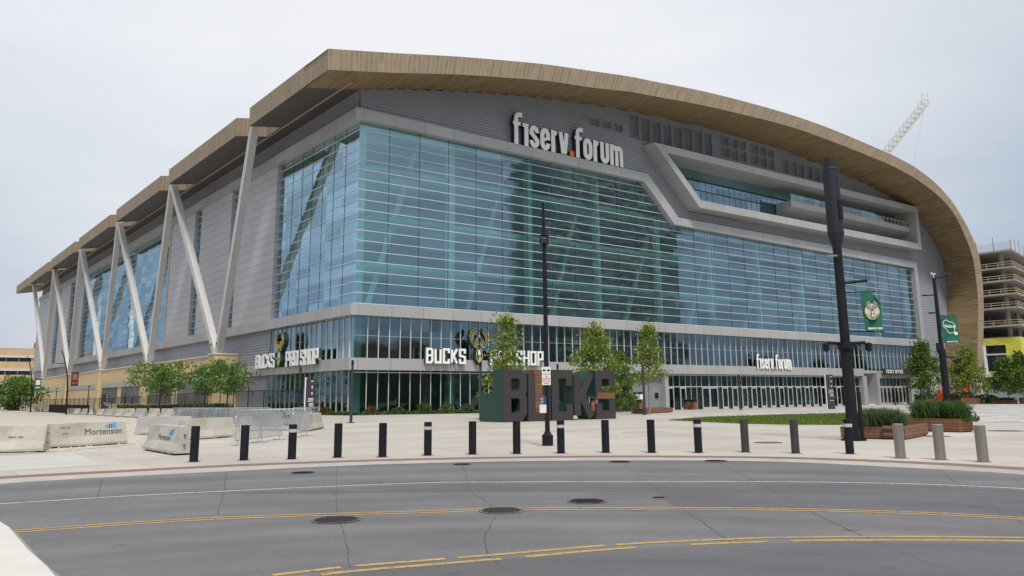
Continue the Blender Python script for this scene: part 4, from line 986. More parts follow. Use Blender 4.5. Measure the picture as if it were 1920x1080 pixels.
MB().lathe([(.03, z1_ - .02), (.03, z1_ + .03)], (-.13, -.13, 0), 10).build('red_dot', M['signr'], s)
q = MB()
for k in range(4): q.box(-.23, -.12 - .01 * (k % 2), -.136, -.131, z1_ - .07 - k * .055, z1_ - .055 - k * .055)
q.build('lettering', M['signw'], s)

P = G(1601, 826)
t = thing('lamp_pole', 'massive black pole with a bulky cylinder head beside the near wooden planter', 'pole', P)
zk, zt, zm = zat(P, 437), zat(P, 316), zat(P, 652); z9 = zat(P, 298)
MB().lathe([(.30, 0), (.30, .05), (.205, .06), (.20, zm), (.175, zm + .05), (.16, zk - .6), (.16, zk - .55)], n=20).build('shaft', M['dark'], t)
MB().lathe([(.16, zk - .6), (.18, zk - .5), (.295, zk - .05), (.305, zk), (.305, zk + .05), (.29, zk + .06), (.29, zt - .1), (.30, zt - .06), (.28, zt)], n=20).build('cylinder_head', M['headp'], t)
MB().lathe([(.21, zt), (.21, z9)], n=16).build('top_cap', M['headp'], t)
MB().box(.27, .37, -.06, .08, .1, zat(P, 735)).build('cable_box', M['dark'], t)
q = MB()
for k in range(8): a = PI * k / 4; q.lathe([(.03, .05), (.03, .13)], (.36 * math.cos(a), .36 * math.sin(a), 0), 6)
q.lathe([(.44, 0), (.44, .05)], n=20); q.build('base_bolts', M['dark'], t)
MB().box(.08, .21, -.33, -.27, zk + .5, zk + 1.2).build('hatch', M['dark'], t)
def cams(t, z, w_, n_=2):
    q = MB(); q.lathe([(.29, z - .12), (.29, z + .12)], n=16)
    for sgn in ((-1, 1) if n_ == 2 else (1,)):
        q.tube((sgn * .2, 0, z + .08), (sgn * (w_ - .1), -.15, z + .1), .06, n=8)
        q.lathe([(.13, z - .02), (.13, z + .06), (.05, z + .1)], (sgn * w_, -.15, 0), 12)
        q.lathe([(.02, z - .24), (.11, z - .18), (.12, z - .08), (.10, z - .02)], (sgn * w_, -.15, 0), 12)
    q.build('spotlights', M['dark'], t)
cams(t, zat(P, 648), .78)
q = MB(); za = zat(P, 531); q.beam((.18, 0, za), (1.05, .1, za + .1), .09, .09); q.build('banner_arm', M['dark'], t)
q = MB(); q.beam((-.18, 0, zat(P, 460)), (-.45, -.2, zat(P, 465)), .06, .06); q.box(-.55, -.12, -.3, -.14, zat(P, 483), zat(P, 480)); q.build('small_lights', M['steel'], t)
zb0, zb1 = zat(P, 548), zat(P, 621)
q = MB(); q.tube((.2, 0, zb0), (1.3, .02, zb0 + .02), .02); q.tube((.2, 0, zb1), (1.5, .05, zb1 - .03), .02); q.build('banner_rod', M['dark'], t)
bn = thing('banner', 'green banner with a round deer emblem, folded at one corner, on the massive pole', 'banner', Vector((P.x, P.y, 0)))
cloth(.68, zb0 - zb1, lambda x, z, d: (.70 + x + .03 * (-z), -.05 + d, zb0 + z), pm('banner_green', (.008, .11, .062), .7, 0, .2, 2), bn, 'cloth', fold=1)
zc_ = (zb0 + zb1) / 2 - .02
MB().add([(1.04 + .27 * math.cos(2 * PI * k / 28), -.125, zc_ + .30 * math.sin(2 * PI * k / 28)) for k in range(28)], [tuple(range(28))]).build('emblem_disc', pm('disc_tan', (.60, .52, .36), .7), bn, fixn=False)
deer(bn, lambda x, z, d: (1.04 + x, -.13 + d * .04, zc_ - .09 + z), .32, d=-.3, name='deer_emblem', back=.2, mt=M['white'])
def arcword(txt, par, cx, cz, r, a0, a1, y, h, m):
    b = MB()
    for i, ch in enumerate(txt):
        a = R(a0 + (a1 - a0) * i / (len(txt) - 1)); th_ = a + PI / 2
        def f(x, z, d, a=a, th_=th_): return (cx + r * math.cos(a) + x * math.cos(th_) - z * math.sin(th_), y + d, cz + r * math.sin(a) + x * math.sin(th_) + z * math.cos(th_))
        block(ch, b, f, -h * .3, -h * .5, h * .6, h, h * .18, -.004, 0)
    b.build('lettering', m, par)
arcword('MILWAUKEE', bn, 1.04, zc_, .235, 205, 335, -.15, .07, M['green']) 
word('BUCKS.COM', bn, lambda x, z, d: (x, d, z), .84, zb1 + .05, .048, .07, .018, .014, M['white'], -.13, -.12, nm='lettering', one=True)
P = G(1779, 777)
t = thing('lamp_pole', 'black pole with side arms and a single spotlight, rising behind the leafy planter', 'pole', P)
zm = zat(P, 655); zt = zat(P, 522)
MB().lathe([(.30, 0), (.26, .06), (.25, zm), (.17, zm + .05), (.12, zt), (.12, zt + .02)], n=16).build('shaft', M['dark'], t)
q = MB()
for y_, x_ in ((521, 1.25), (553, -1.1), (586, -.75)): z = zat(P, y_); q.beam((0, 0, z), (x_, -.1, z + (.1 if x_ > 0 else -.05)), .09, .09)
q.build('side_arm', M['dark'], t)
q = MB(); q.tube((0, 0, zt), (0, 0, zt + .35), .03); q.tube((-.18, 0, zt + .33), (.18, 0, zt + .36), .03); q.lathe([(.06, zt + .36), (.06, zt + .46)], (-.16, 0, 0), 8); q.build('sensor', M['white'], t)
z = zat(P, 674); q = MB(); q.tube((.1, 0, z + .2), (.8, -.2, z + .15), .06); q.prism([(-.3, -.05), (.25, .12), (.3, -.02), (.05, -.3), (-.15, -.25)], lambda x, zz_, d: (.95 + x, -.2 + d, z - .05 + zz_), -.15, .15); q.build('spotlight', M['dark'], t)
q = MB(); q.box(-.35, -.1, -.12, .12, zat(P, 660), zat(P, 643)); q.build('control_box', M['dark'], t)
bn = thing('banner', 'green banner with a white state outline hanging on the pole behind the leafy planter', 'banner', Vector((P.x, P.y, 0)))
zb0, zb1 = zat(P, 591), zat(P, 643)
cloth(1.34, zb0 - zb1, lambda x, z, d: (-.28 + .30 + x - .0 * z, -.14 + d, zb0 + z), pm('banner_green_two', (.008, .115, .075), .7, 0, .25, 1), bn, 'cloth')
wis = [(.12, .72), (.2, .85), (.34, .9), (.45, .82), (.60, .8), (.78, .74), (.84, .66), (.80, .58), (.88, .62), (.80, .45), (.76, .3), (.45, .28), (.36, .35), (.33, .45), (.22, .52), (.12, .6)]
b = MB(); hB = zb0 - zb1; ribbon(b, [(.05 + x * 1.25, zb1 + hB * (.12 + y * .78)) for x, y in wis], .035, lambda x, z, d: (x, d, z), -.22, -.205, True)
b.lathe([(.13, -.01), (.13, .01)], (0, 0, 0), 16); nb_ = len(b.v) - 32
for k in range(32): x, y, z = b.v[nb_ + k]; b.v[nb_ + k] = (1.12 + x, -.215 + z, zb1 + hB * .33 + y)
b.build('state_outline', M['white'], bn)
word('BUCKS', bn, lambda x, z, d: (x, d, z - .13 * (x - .3)), .32, zb1 + hB * .56, .13, .2, .035, .03, M['white'], -.225, -.205, nm='lettering', one=True)
word('BUCKS.COM', bn, lambda x, z, d: (x, d, z), .38, zb1 + .04, .075, .09, .02, .02, M['white'], -.215, -.2, nm='lettering', one=True)

# slim light columns
def post(loc, lab, h=4.2, first=[None]):
    if first[0] is None:
        t = thing('light_column', lab, 'light column', loc, 0, 'slim grey light columns')
        MB().lathe([(.10, .04), (.10, h * .62), (.085, h * .63), (.085, h)], n=14).build('shaft', M['darkgrey'], t)
        MB().lathe([(.24, 0), (.24, .04)], n=14).build('base_plate', M['darkgrey'], t)
        MB().lathe([(.087, h - .35), (.092, h - .34), (.092, h - .1), (.087, h - .09)], n=14).build('lamp_band', M['dark'], t)
        first[0] = t; return t
    return dup(first[0], loc, 0, lab)
post(G(658, 793), 'slim grey light column standing in front of the arena corner')
post(G(901, 787), 'slim grey light column just left of the big block letters')
post(G(560, 786), 'slim grey light column left of the arena corner, behind the wayfinding totem')
post(G(1209, 778), 'slim grey light column with a white cap, before the young tree in the long planter')
post(G(1389, 769), 'slim grey light column in front of the middle of the entrance doors')
post(G(1552, 765), 'slim grey light column beside the dark totem at the right end of the doors')
post(G(1679, 759.5), 'slim grey light column in front of the ticket office')
post(G(1729, 758.5), 'slim grey light column beside the first tree right of the ticket office')
post(G(1796, 757), 'slim grey light column between the two trees at the arch foot')
post(G(1854, 756), 'slim grey light column left of the last full tree on the right')
post(W(5.5, -25.5), 'slim grey light column rising behind the K of the block letters')

def curved_lamp(u, v, h, lab, banner, arm=True):
    loc = W(u, v); t = thing('street_lamp', lab, 'street lamp', loc, TH)
    pts = [(0, 0, 0)] + [(-.1 - 1.3 * (k / 10) ** 2.2, 0, h * (.25 + .75 * k / 10)) for k in range(11)]
    MB().path(pts, [.15] + [.14 - .008 * k for k in range(11)], 10).build('mast', M['dark'], t)
    if arm: MB().beam((-.7, 0, h * .78), (-2.0, 0, h * .79), .12, .08).build('lamp_arm', M['dark'], t)
    if banner:
        q = thing('banner', banner[0], 'banner', loc, TH); z0 = banner[1]
        MB().box(.25, 1.25, -.03, .03, z0, z0 + 2.1).build('cloth', banner[2], q)
        MB().box(.4, 1.1, -.05, -.03, z0 + .9, z0 + 1.8).box(.4, 1.1, -.05, -.03, z0 + .35, z0 + .55).build('print', banner[3], q)
M['bred'] = pm('banner_dark', (.05, .03, .035), .7); M['bredp'] = pm('banner_print', (.30, .09, .07), .7, 0, .5, 4)
curved_lamp(-15, onU(125, 765, -15), 9.6, 'curved black street lamp with a dark red banner by the black fence', ('dark banner with a reddish print on the curved lamp', 4.2, M['bred'], M['bredp']))
curved_lamp(-15, onU(58, 762, -15), 10.2, 'curved black street lamp with a green banner farther along the fence', ('green banner with pale print on the farther curved lamp', 4.0, M['green'], M['signw']), False)
curved_lamp(-13, 175, 10, 'farthest curved black street lamp at the left edge', None, False)
for px, lab in ((104, 'thin dark lamp post with a domed head by the fence, left one'), (164, 'thin dark lamp post with a domed head by the fence, right one')):
    t = thing('lamp_post', lab, 'lamp post', W(-8, onU(px, 757, -8)), 0, 'thin posts along the side walk')
    MB().lathe([(.09, 0), (.07, 4.0)], n=8).build('shaft', M['dark'], t); MB().lathe([(.05, 4.3), (.22, 4.42), (.22, 4.5), (.05, 4.55)], n=12).lathe([(.02, 4.0), (.02, 4.35)], n=5).build('head', M['dark'], t)

# wayfinding totems
def totem(loc, rz, lab, h=3.0, w=.85, edge=True):
    t = thing('wayfinding_totem', lab, 'totem', loc, rz, 'wayfinding totems')
    MB().box(0, w, -.1, .1, 0, h).build('panel', pm('totem_dark', (.045, .032, .045), .5, 0, .05, 1), t)
    if edge: MB().box(-.07, -.002, -.11, .11, 0, h + .08).build('pale_edge', M['white'], t)
    q = MB()
    for k, (y, l0) in enumerate([(.94, .35), (.55, .6), (.52, .6), (.49, .65), (.44, .5), (.41, .5), (.38, .45), (.25, .55)]): q.box(w * .9 - w * l0, w * .9, -.106, -.1, h * y - .03, h * y + .01)
    for y in (.80, .66): q.prism([(.62 * w, h * y), (.72 * w, h * y + .12), (.82 * w, h * y), (.75 * w, h * y), (.75 * w, h * y - .1), (.69 * w, h * y - .1), (.69 * w, h * y)], lambda x, z, d: (x, d, z), -.107, -.1)
    q.build('lettering', M['white'], t)
totem(G(572, 793), -.1, 'dark wayfinding totem with a white edge left of the arena corner', 3.0, .62)
totem(G(1552, 767), -.1, 'dark wayfinding totem at the right end of the entrance doors', 4.2, .9)
totem(W(-8.4, onU(190, 757, -8.4)), TH, 'dark wayfinding totem behind the black fence on the left', 3.1, 1.1, False)

# ------------------------------------------------------------------ plants
def leafmat(name, c, var=.45, tr=.35):
    m = bpy.data.materials.new(name); m.use_nodes = True; t = m.node_tree; n = t.nodes; l = t.links; b = n['Principled BSDF']; b.inputs['Roughness'].default_value = .55; b.inputs['Specular IOR Level'].default_value = .3
    ge = n.new('ShaderNodeNewGeometry'); cr = n.new('ShaderNodeValToRGB'); l.new(ge.outputs['Random Per Island'], cr.inputs[0])
    cr.color_ramp.elements[0].color = (*[x * (1 - var) for x in c], 1); cr.color_ramp.elements[1].color = (c[0] * (1 + var), c[1] * (1 + var * .8), c[2], 1)
    l.new(cr.outputs[0], b.inputs['Base Color'])
    tl = n.new('ShaderNodeBsdfTranslucent'); l.new(cr.outputs[0], tl.inputs[0]); mx = n.new('ShaderNodeMixShader'); mx.inputs[0].default_value = tr
    l.new(b.outputs[0], mx.inputs[1]); l.new(tl.outputs[0], mx.inputs[2]); l.new(mx.outputs[0], n['Material Output'].inputs[0]); return m
M['leafY'] = leafmat('leaf_yellow_green', (.21, .285, .07)); M['leafG'] = leafmat('leaf_green', (.10, .175, .035)); M['leafD'] = leafmat('leaf_locust', (.13, .235, .065)); M['leafS'] = leafmat('leaf_shrub', (.06, .125, .035)); M['leafR'] = leafmat('leaf_reddish', (.16, .07, .03))
M['grassB'] = leafmat('ornamental_grass', (.12, .19, .10), .3); M['bark'] = pm('bark', (.24, .21, .17), .9, 0, .3, 8, .01, 20); M['barkD'] = pm('bark_dark', (.07, .055, .045), .9, 0, .3, 8, .01, 20)
def leaf(b, p, s):
    a = Vector((rnd.gauss(0, 1), rnd.gauss(0, 1), rnd.gauss(0, .7) + .2)).normalized(); c = a.orthogonal().normalized(); c = (c + a.cross(c) * rnd.uniform(-1, 1)).normalized(); d = a.cross(c)
    c = c * s * .5; d = d * s * .32
    b.add([p - c, p + d, p + c * 1.1, p - d], [(0, 1, 2, 3)])
def tree(loc, h, rad, cb, lab, m, n=4200, shape='cone', ls=.22, group='young street trees', bark=None, trunk=.09, name='street_tree', spread=None):
    t = thing(name, lab, 'tree', loc, rnd.uniform(0, 6), group)
    tb = MB(); lean = Vector((rnd.uniform(-.2, .2), rnd.uniform(-.2, .2), 0))
    pts = [Vector((0, 0, 0)), Vector((0, 0, cb)) + lean * .2, Vector((0, 0, (cb + h) / 2)) + lean * .6, Vector((0, 0, h * .95)) + lean]
    tb.path(pts, [trunk, trunk * .8, trunk * .5, .015], 8)
    ends = []
    nl = 26
    for k in range(nl):
        f = (k + rnd.random()) / nl; z = cb + (h - cb) * f * .93; base = pts[1].lerp(pts[3], min(1, max(0, (z - cb) / (h * .95 - cb)))); base.z = z
        if shape == 'cone': rr = rad * (1.0 - f * .82) * (.55 + .45 * min(1, f * 5 + .35))
        elif shape == 'oval': rr = rad * math.sin(PI * min(1, .18 + f * .82)) ** .7
        else: rr = rad * (.55 + .45 * math.sin(PI * f))
        rr *= rnd.uniform(.7, 1.12); a = k * 2.4 + rnd.uniform(-.4, .4); rise = rnd.uniform(.15, .5) * rr if shape != 'flat' else rnd.uniform(.25, .6) * rr
        e = base + Vector((math.cos(a) * rr, math.sin(a) * rr, rise)); mid = base.lerp(e, .5) + Vector((0, 0, -.05 * rr))
        tb.path([base - Vector((0, 0, .12 * rr)), mid, e], [trunk * .35 * (1 - f * .5), trunk * .2, .008], 5)
        for s_ in (.4, .65, .85, 1.0): ends.append((base.lerp(e, s_) + Vector((rnd.gauss(0, .12 * rr), rnd.gauss(0, .12 * rr), rnd.gauss(0, .08 * rr))), (.16 + .18 * rnd.random()) * max(.8, rad) * (.8 if s_ > .9 else 1)))
    for k in range(5): ends.append((pts[3] + Vector((rnd.gauss(0, .12), rnd.gauss(0, .12), rnd.gauss(-.2, .2))), .3))
    tb.build('trunk', bark or M['bark'], t)
    lb = MB(); per = n // len(ends)
    for c, r_ in ends:
        fl_z = .45 if shape == 'flat' else .8
        for _ in range(int(per * rnd.uniform(.4, 1.6))):
            q = Vector((rnd.gauss(0, 1), rnd.gauss(0, 1), rnd.gauss(0, 1) * fl_z)) * r_ * .62; leaf(lb, c + q, ls * rnd.uniform(.6, 1.3))
    lb.build('crown', m, t, fixn=False)
    return t
tree(G(950, 785) + Vector((0, 0, 0)), 7.9, 2.2, 1.0, 'pale green young tree with loose leaves behind the B of the block letters', M['leafY'], 3500, 'cone', .23)
tree(W(onV(1118, 760, -24.5), -24.5), 7.7, 2.5, 1.6, 'broad young tree, bright green, behind the K and S of the block letters', M['leafY'], 4200, 'cone', .25)
tree(W(onV(1163, 760, -17), -17), 6.2, 1.7, .5, 'darker low tree behind the S of the block letters', M['leafG'], 3400, 'oval', .26)
tree(G(1218, 777), 7.9, 1.8, 2.6, 'slender young tree with a pale trunk in the long wooden planter', M['leafY'], 2900, 'cone', .22)
tree(G(1740, 758.5), 10.6, 3.6, 2.4, 'bushy green tree before the wall right of the ticket office', M['leafG'], 4400, 'cone', .42)
tree(G(1819, 757.5), 9.6, 3.6, 1.8, 'sunlit yellowish tree in front of the arch foot', M['leafY'], 4400, 'cone', .42)
tree(G(1893, 757), 7.6, 2.9, 1.8, 'green tree in front of the building under construction', M['leafG'], 3600, 'cone', .4)
tree(G(1921, 757.5), 8.6, 2.7, 1.8, 'tree cut by the right edge of the frame', M['leafG'], 3000, 'cone', .4)
lgp = 'spreading trees behind the black fence'
tree(W(-9.5, onU(298, 770, -9.5)), 5.4, 4.0, 2.4, 'wide airy tree in front of the yellow stone podium', M['leafD'], 3000, 'flat', .34, lgp, M['barkD'])
tree(W(-9.5, onU(383, 776, -9.5)), 5.2, 2.2, 2.1, 'airy tree left of the last one, half hiding the podium end', M['leafD'], 2100, 'flat', .30, lgp, M['barkD'])
tree(W(-9.5, onU(424, 778, -9.5)), 5.1, 2.4, 2.1, 'airy tree nearest the arena corner, against the dark louvres', M['leafD'], 2100, 'flat', .30, lgp, M['barkD'])
tree(W(-13, 134), 6.6, 5.0, .6, 'round bushy tree at the far left end of the fence', M['leafD'], 4200, 'oval', .55, lgp, M['barkD'])
def shrub(loc, r, h, lab, m, n=500, ls=.13, group=None, par=None, name='shrub'):
    b = MB()
    for _ in range(n):
        a = rnd.uniform(0, 2 * PI); q = rnd.random() ** .5; z = rnd.random(); rr = r * q * math.sqrt(max(.05, 1 - (z * .85) ** 2)) * rnd.uniform(.8, 1.15)
        leaf(b, Vector((rr * math.cos(a), rr * math.sin(a), .04 + z * h * (1 - .3 * q))), ls * rnd.uniform(.6, 1.4))
    if par: return b.build(name, m, par, loc=loc, fixn=False)
    o = thing(name, lab, 'shrub', loc, 0, group); b.build('foliage', m, o, fixn=False)
    st = MB()
    for k in range(5): a = k * 1.26; st.tube((0, 0, 0), (.5 * r * math.cos(a), .5 * r * math.sin(a), h * .6), .02, .008, 5)
    st.build('stem', M['barkD'], o); return o
# low planting in front of the shop windows
b = MB()
for _ in range(9000):
    if rnd.random() < .62: u, v = rnd.uniform(-1.4, 39), rnd.uniform(-2.3, -.6)
    else: u, v = rnd.uniform(-1.5, -.4), rnd.uniform(-2.2, 21)
    p = W(u, v); leaf(b, p + Vector((0, 0, rnd.uniform(.03, .3 + .12 * math.sin(u * 3 + v)))), rnd.uniform(.12, .26))
tag(b.build('ground_cover', M['leafS'], fixn=False), 'low green ground cover in the bed below the shop windows', 'planting', kind='stuff')
wh = ['under the second window from the corner', 'under the window right of the corner column', 'bushy and tall, mid bed', 'next to the tallest one', 'right of mid bed', 'near the end of the bed', 'under the green side wall', 'at the bed end by the letters']
for i, (u, v, r, h, m) in enumerate([(1.5, -1.2, .7, .9, 'leafR'), (4.6, -1.4, .8, .8, 'leafS'), (7.6, -1.4, 1.0, 1.3, 'leafS'), (10.4, -1.5, 1.0, 1.25, 'leafG'), (13., -1.5, .9, 1.15, 'leafS'), (16.6, -1.3, .7, .95, 'leafS'), (-1.0, 4., .7, .9, 'leafR'), (-1., 9.5, .8, 1.2, 'leafR')]):
    nm_ = 'reddish shrub' if m == 'leafR' else 'green shrub'
    pos_ = ['just right of the arena corner', 'two windows right of the arena corner', 'tall one near the middle of the bed', 'beside the tallest one in the bed', 'right half of the bed before the dark windows', 'last one before the column left of the letters', 'on the side bed close to the corner', 'on the side bed behind the totem'][i]
    shrub(W(u, v), r, h, nm_ + ', ' + pos_, M[m], 420, .2, 'shrubs along the shop windows')
# lawn blades
b = MB()
import itertools
lv = [Vector(p) for p in lawn]
def inside(x, y, poly):
    c = False
    for i in range(len(poly)):
        (x0, y0), (x1, y1) = poly[i], poly[(i + 1) % len(poly)]
        if (y0 <= y) != (y1 <= y) and x < x0 + (y - y0) / (y1 - y0) * (x1 - x0): c = not c
    return c
xs_ = [p[0] for p in lawn]; ys_ = [p[1] for p in lawn]; k = 0
while k < 16000:
    x, y = rnd.uniform(min(xs_), max(xs_)), rnd.uniform(min(ys_), max(ys_))
    if not inside(x, y, lawn): continue
    k += 1; a = rnd.uniform(0, PI); z = gz(x, y) + .008; w_ = .05; h_ = rnd.uniform(.04, .09); dx, dy = math.cos(a) * w_, math.sin(a) * w_
    b.add([(x - dx, y - dy, z), (x + dx, y + dy, z), (x + dx * .4 + rnd.uniform(-.03, .03), y + dy * .4, z + h_)], [(0, 1, 2)])
tag(b.build('grass', leafmat('grass_blade', (.13, .20, .045), .35), fixn=False), 'short mown green grass of the wedge-shaped lawn', 'grass', kind='stuff')
# wooden planters
M['deck'] = pm('deck_boards', (.20, .088, .042), .6, 0, .3, 2.2, .002, 6, stretch=(.4, .4, 6)); joints(M['deck'], 2.4, .125, .008, (.05, .02, .012), rot=(PI / 2, 0, 0), offset=.5, strength=2)
def boxplanter(p, q, depth, h, lab, plant=None, cat='planter', name='wooden_planter', group='wooden planters'):
    d = (q - p); L_ = d.length; a = math.atan2(d.y, d.x)
    t = thing(name, lab, cat, p, a, group)
    b = MB(); e = .05
    b.box(0, L_, 0, e, .04, h).box(0, L_, depth - e, depth, .04, h).box(0, e, e, depth - e, .04, h - .002).box(L_ - e, L_, e, depth - e, .04, h - .002)
    b.build('board_wall', M['deck'], t)
    MB().box(.06, L_ - .06, .06, depth - .06, 0, .05).build('plinth', M['dark'], t)
    MB().box(e, L_ - e, e, depth - e, h - .14, h - .08).build('soil', M['soil'], t)
    return t, L_
def ograss(par, x0, x1, y0, y1, z, h, n=900, m=None, spill=0, wsc=1):
    b = MB(); cl = [(rnd.uniform(x0, x1), rnd.uniform(y0, y1)) for _ in range(max(4, n // 90))]
    for _ in range(n):
        cx, cy = rnd.choice(cl); x, y = cx + rnd.gauss(0, .12), cy + rnd.gauss(0, .1); a = rnd.uniform(0, 2 * PI); hh = h * rnd.uniform(.55, 1.1); out = hh * rnd.uniform(.15, .75) + spill * rnd.random()
        w_ = .012 * rnd.uniform(.8, 1.6) * wsc; dx, dy = -math.sin(a) * w_, math.cos(a) * w_; pts = []
        for s in (0, .4, .75, 1): pts.append(Vector((x + math.cos(a) * out * s ** 1.6, y + math.sin(a) * out * s ** 1.6, z + hh * (s - .35 * s ** 3 * (out / hh)))))
        v = []
        for i, p in enumerate(pts): k_ = (1, .9, .6, .1)[i]; v += [p + Vector((dx, dy, 0)) * k_, p - Vector((dx, dy, 0)) * k_]
        b.add(v, [(0, 1, 3, 2), (2, 3, 5, 4), (4, 5, 7, 6)])
    return b.build('grass_tuft', m or M['grassB'], par, fixn=False)
pA, L_ = boxplanter(G(1577, 822), G(1690, 824.5), 1.5, .44, 'long wooden planter with grey-green grass behind the massive pole')
ograss(pA, .75, L_ - .35, .3, 1.25, .34, .85, 5200, spill=.18, wsc=1.3)
MB().lathe([(.32, .30), (.30, .52), (.2, .66), (.05, .7)], (L_ * .52, .45, 0), 14).build('dark_uplight', M['dark'], pA)
boxplanter(G(1698, 825), G(1741, 816.5), .75, .50, 'short wooden planter wing angled back beside the steel bollards')
pB, L_ = boxplanter(G(1704, 808), G(1800, 811), 1.1, .56, 'wooden planter overflowing with green plants at the lawn end')
ograss(pB, .3, L_ - .2, .2, .9, .46, .95, 2600, leafmat('herb_green', (.08, .16, .05), .35), .25, 1.5)
q = MB()
for _ in range(2600): x = rnd.uniform(.0, L_ + .4); leaf(q, Vector((x, rnd.uniform(.1, 1.1), .45 + rnd.random() * .85 * (1 - max(0, x - L_ + .2) * 1.4))), rnd.uniform(.05, .11))
q.build('leafy_herbs', M['leafS'], pB, fixn=False)
pl = [((1209, 775.5), (1262, 773.5), 1.2, .45, 'long low wooden planter holding the slender young tree'), ((1183, 775), (1207, 775), 1.2, .4, 'short low wooden planter left of the light column'),
      ((1714, 758.5), (1734, 758.5), 1.5, .55, 'far wooden planter under the bushy tree, left half'), ((1738, 759), (1767, 758), 2, .9, 'far wooden planter under the bushy tree, right half'), ((1803, 758), (1836, 757.5), 2, 1.0, 'far wooden planter with shrubs before the arch foot'),
      ((1877, 757.5), (1909, 757), 2, .6, 'far wooden planter before the building under construction'), ((1911, 757.5), (1935, 757.5), 2, .6, 'far wooden planter cut by the right frame edge'), ((1630, 758), (1647, 757.5), 1.2, 1.7, 'tall wooden planter box in the recess left of the ticket office')]
for i, (a, c, dp, h, lab) in enumerate(pl):
    t, L_ = boxplanter(G(*a), G(*c), dp, h, lab)
    if i in (3, 4, 5, 6, 7, 2):
        q = MB()
        for _ in range(600): leaf(q, Vector((rnd.uniform(0, L_), rnd.uniform(.2, dp - .1), h - .05 + rnd.random() * (1.5 if i == 3 else 1.1) * (.4 if i > 4 else 1))), rnd.uniform(.15, .35))
        q.build('foliage', M['leafS'], t, fixn=False)
for i, (px, py, r, h, lab) in enumerate([(1770 - 112, 757, 1.3, 2.1, 'rounded bright shrub left of the ticket doors'), (1788, 757.5, 1.6, 1.9, 'dark shrub behind the light column at the arch foot'), (1845, 757, 2.6, 1.8, 'wide dark shrub right of the arch foot'), (1862, 757, 1.6, 1.5, 'small dark shrub ending the row right of the arch foot'), (1640, 757, 1.5, 3.4, 'tall loose shrub in the recess left of the ticket office'), (1168, 772, 2., 2.2, 'dense dark shrub behind the S of the block letters')]):
    shrub(G(px, py), r, h, lab, M['leafS'] if i != 0 else M['leafG'], 900, .3)
# bins
def bin_(p, lab):
    t = thing('litter_bin', lab, 'bin', p, TH, 'wood-clad litter bins')
    MB().box(0, .75, 0, .7, .05, 1.05).build('board_body', M['deck'], t); MB().box(-.02, .77, -.02, .72, 1.05, 1.13).box(.1, .65, .1, .6, 1.13, 1.35).build('lid', M['dark'], t); return t
for q_, lab in (((1186, 770), 'left wood-clad bin beside the long low planter'), ((1199, 770), 'right wood-clad bin beside the long low planter'), ((1289, 768.5), 'left wood-clad bin before the entrance doors'), ((1301, 768.5), 'right wood-clad bin before the entrance doors')): bin_(G(*q_), lab)
for q_, lab in (((1192, 771.5), 'white and black box on the left bin, with round print'), ((1201, 771.5), 'white and black box on the right bin, with round print')):
    p = G(*q_); t = thing('hand_pump_box', lab, 'box', p + Vector((.1, .3, 1.36)), TH); MB().box(0, .35, 0, .3, 0, .55).build('case', M['white'], t); MB().box(-.01, .36, -.01, .31, .55, .8).build('top', M['dark'], t)
b = MB().box(46.45, 46.5, 0, 0, 0, 0)
t = thing('wall_box', 'small dark box fixed to the grey wall left of the doors', 'box', K, TH); MB().box(44.3, 44.9, -.22, -.1, 1.2, 1.9).box(44.34, 44.86, -.25, -.22, 1.25, 1.85).build('case', M['dark'], t)
# ------------------------------------------------------------------ concrete barriers
M['jersey'] = pm('barrier_concrete', (.44, .42, .36), .9, 0, .17, 1.1, .004, 14, detail=8)
M['jersey2'] = pm('barrier_concrete_grey', (.38, .365, .345), .9, 0, .08, .9, .004, 14, detail=8)
weather(M['jersey'], False); weather(M['jersey2'], False)
M['jbase'] = pm('barrier_wood_block', (.20, .14, .08), .9); M['blue'] = pm('logo_blue', (.08, .36, .72), .7, 0, .06, 3); M['stencil'] = pm('stencil_black', (.05, .05, .052), .8, 0, .1, 5)
JP = [(.30, 0), (.30, .07), (.18, .32), (.10, .80), (.085, .815)]
def jy(z):
    for (a, z0), (c, z1) in zip(JP, JP[1:]):
        if z0 <= z <= z1: return a + (c - a) * (z - z0) / (z1 - z0)
    return .1
def jersey(p, q, lab, m=None, group='precast concrete barriers', loc=None):
    d = q - p; L_ = d.length; a = math.atan2(d.y, d.x); t = thing('concrete_barrier', lab, 'barrier', (p.x, p.y, p.z + .055), a, group)
    # p and q are the foot of the near side
    poly = JP + [(-x, z) for x, z in JP[::-1]]; b = MB(); n = 9; vs = []
    for k in range(n):
        x = L_ * k / (n - 1); e = .035 if k in (0, n - 1) else 0
        for y, z in poly: vs.append((x, y * (1 - e) + .3 + rnd.uniform(-.003, .003), z * (1 - e * .5) + rnd.uniform(-.003, .003)))
    k_ = len(poly); fs = [(i * k_ + j, (i + 1) * k_ + j, (i + 1) * k_ + (j + 1) % k_, i * k_ + (j + 1) % k_) for i in range(n - 1) for j in range(k_)]
    fs += [tuple(range(k_)), tuple((n - 1) * k_ + j for j in range(k_))[::-1]]; b.add(vs, fs); b.build('body', m or M['jersey'], t)
    q2 = MB()
    for x in (L_ * .12, L_ * .85): q2.box(x, x + .16, -.02, .62, -.055, -.002)
    q2.build('timber_block', M['jbase'], t); q2 = MB()
    for x in (-.02, L_ + .02):
        for z in (.25, .55): q2.box(x - .05, x + .05, .27, .33, z - .02, z + .02)
    q2.build('link_loops', M['rust'], t)
    return t, L_
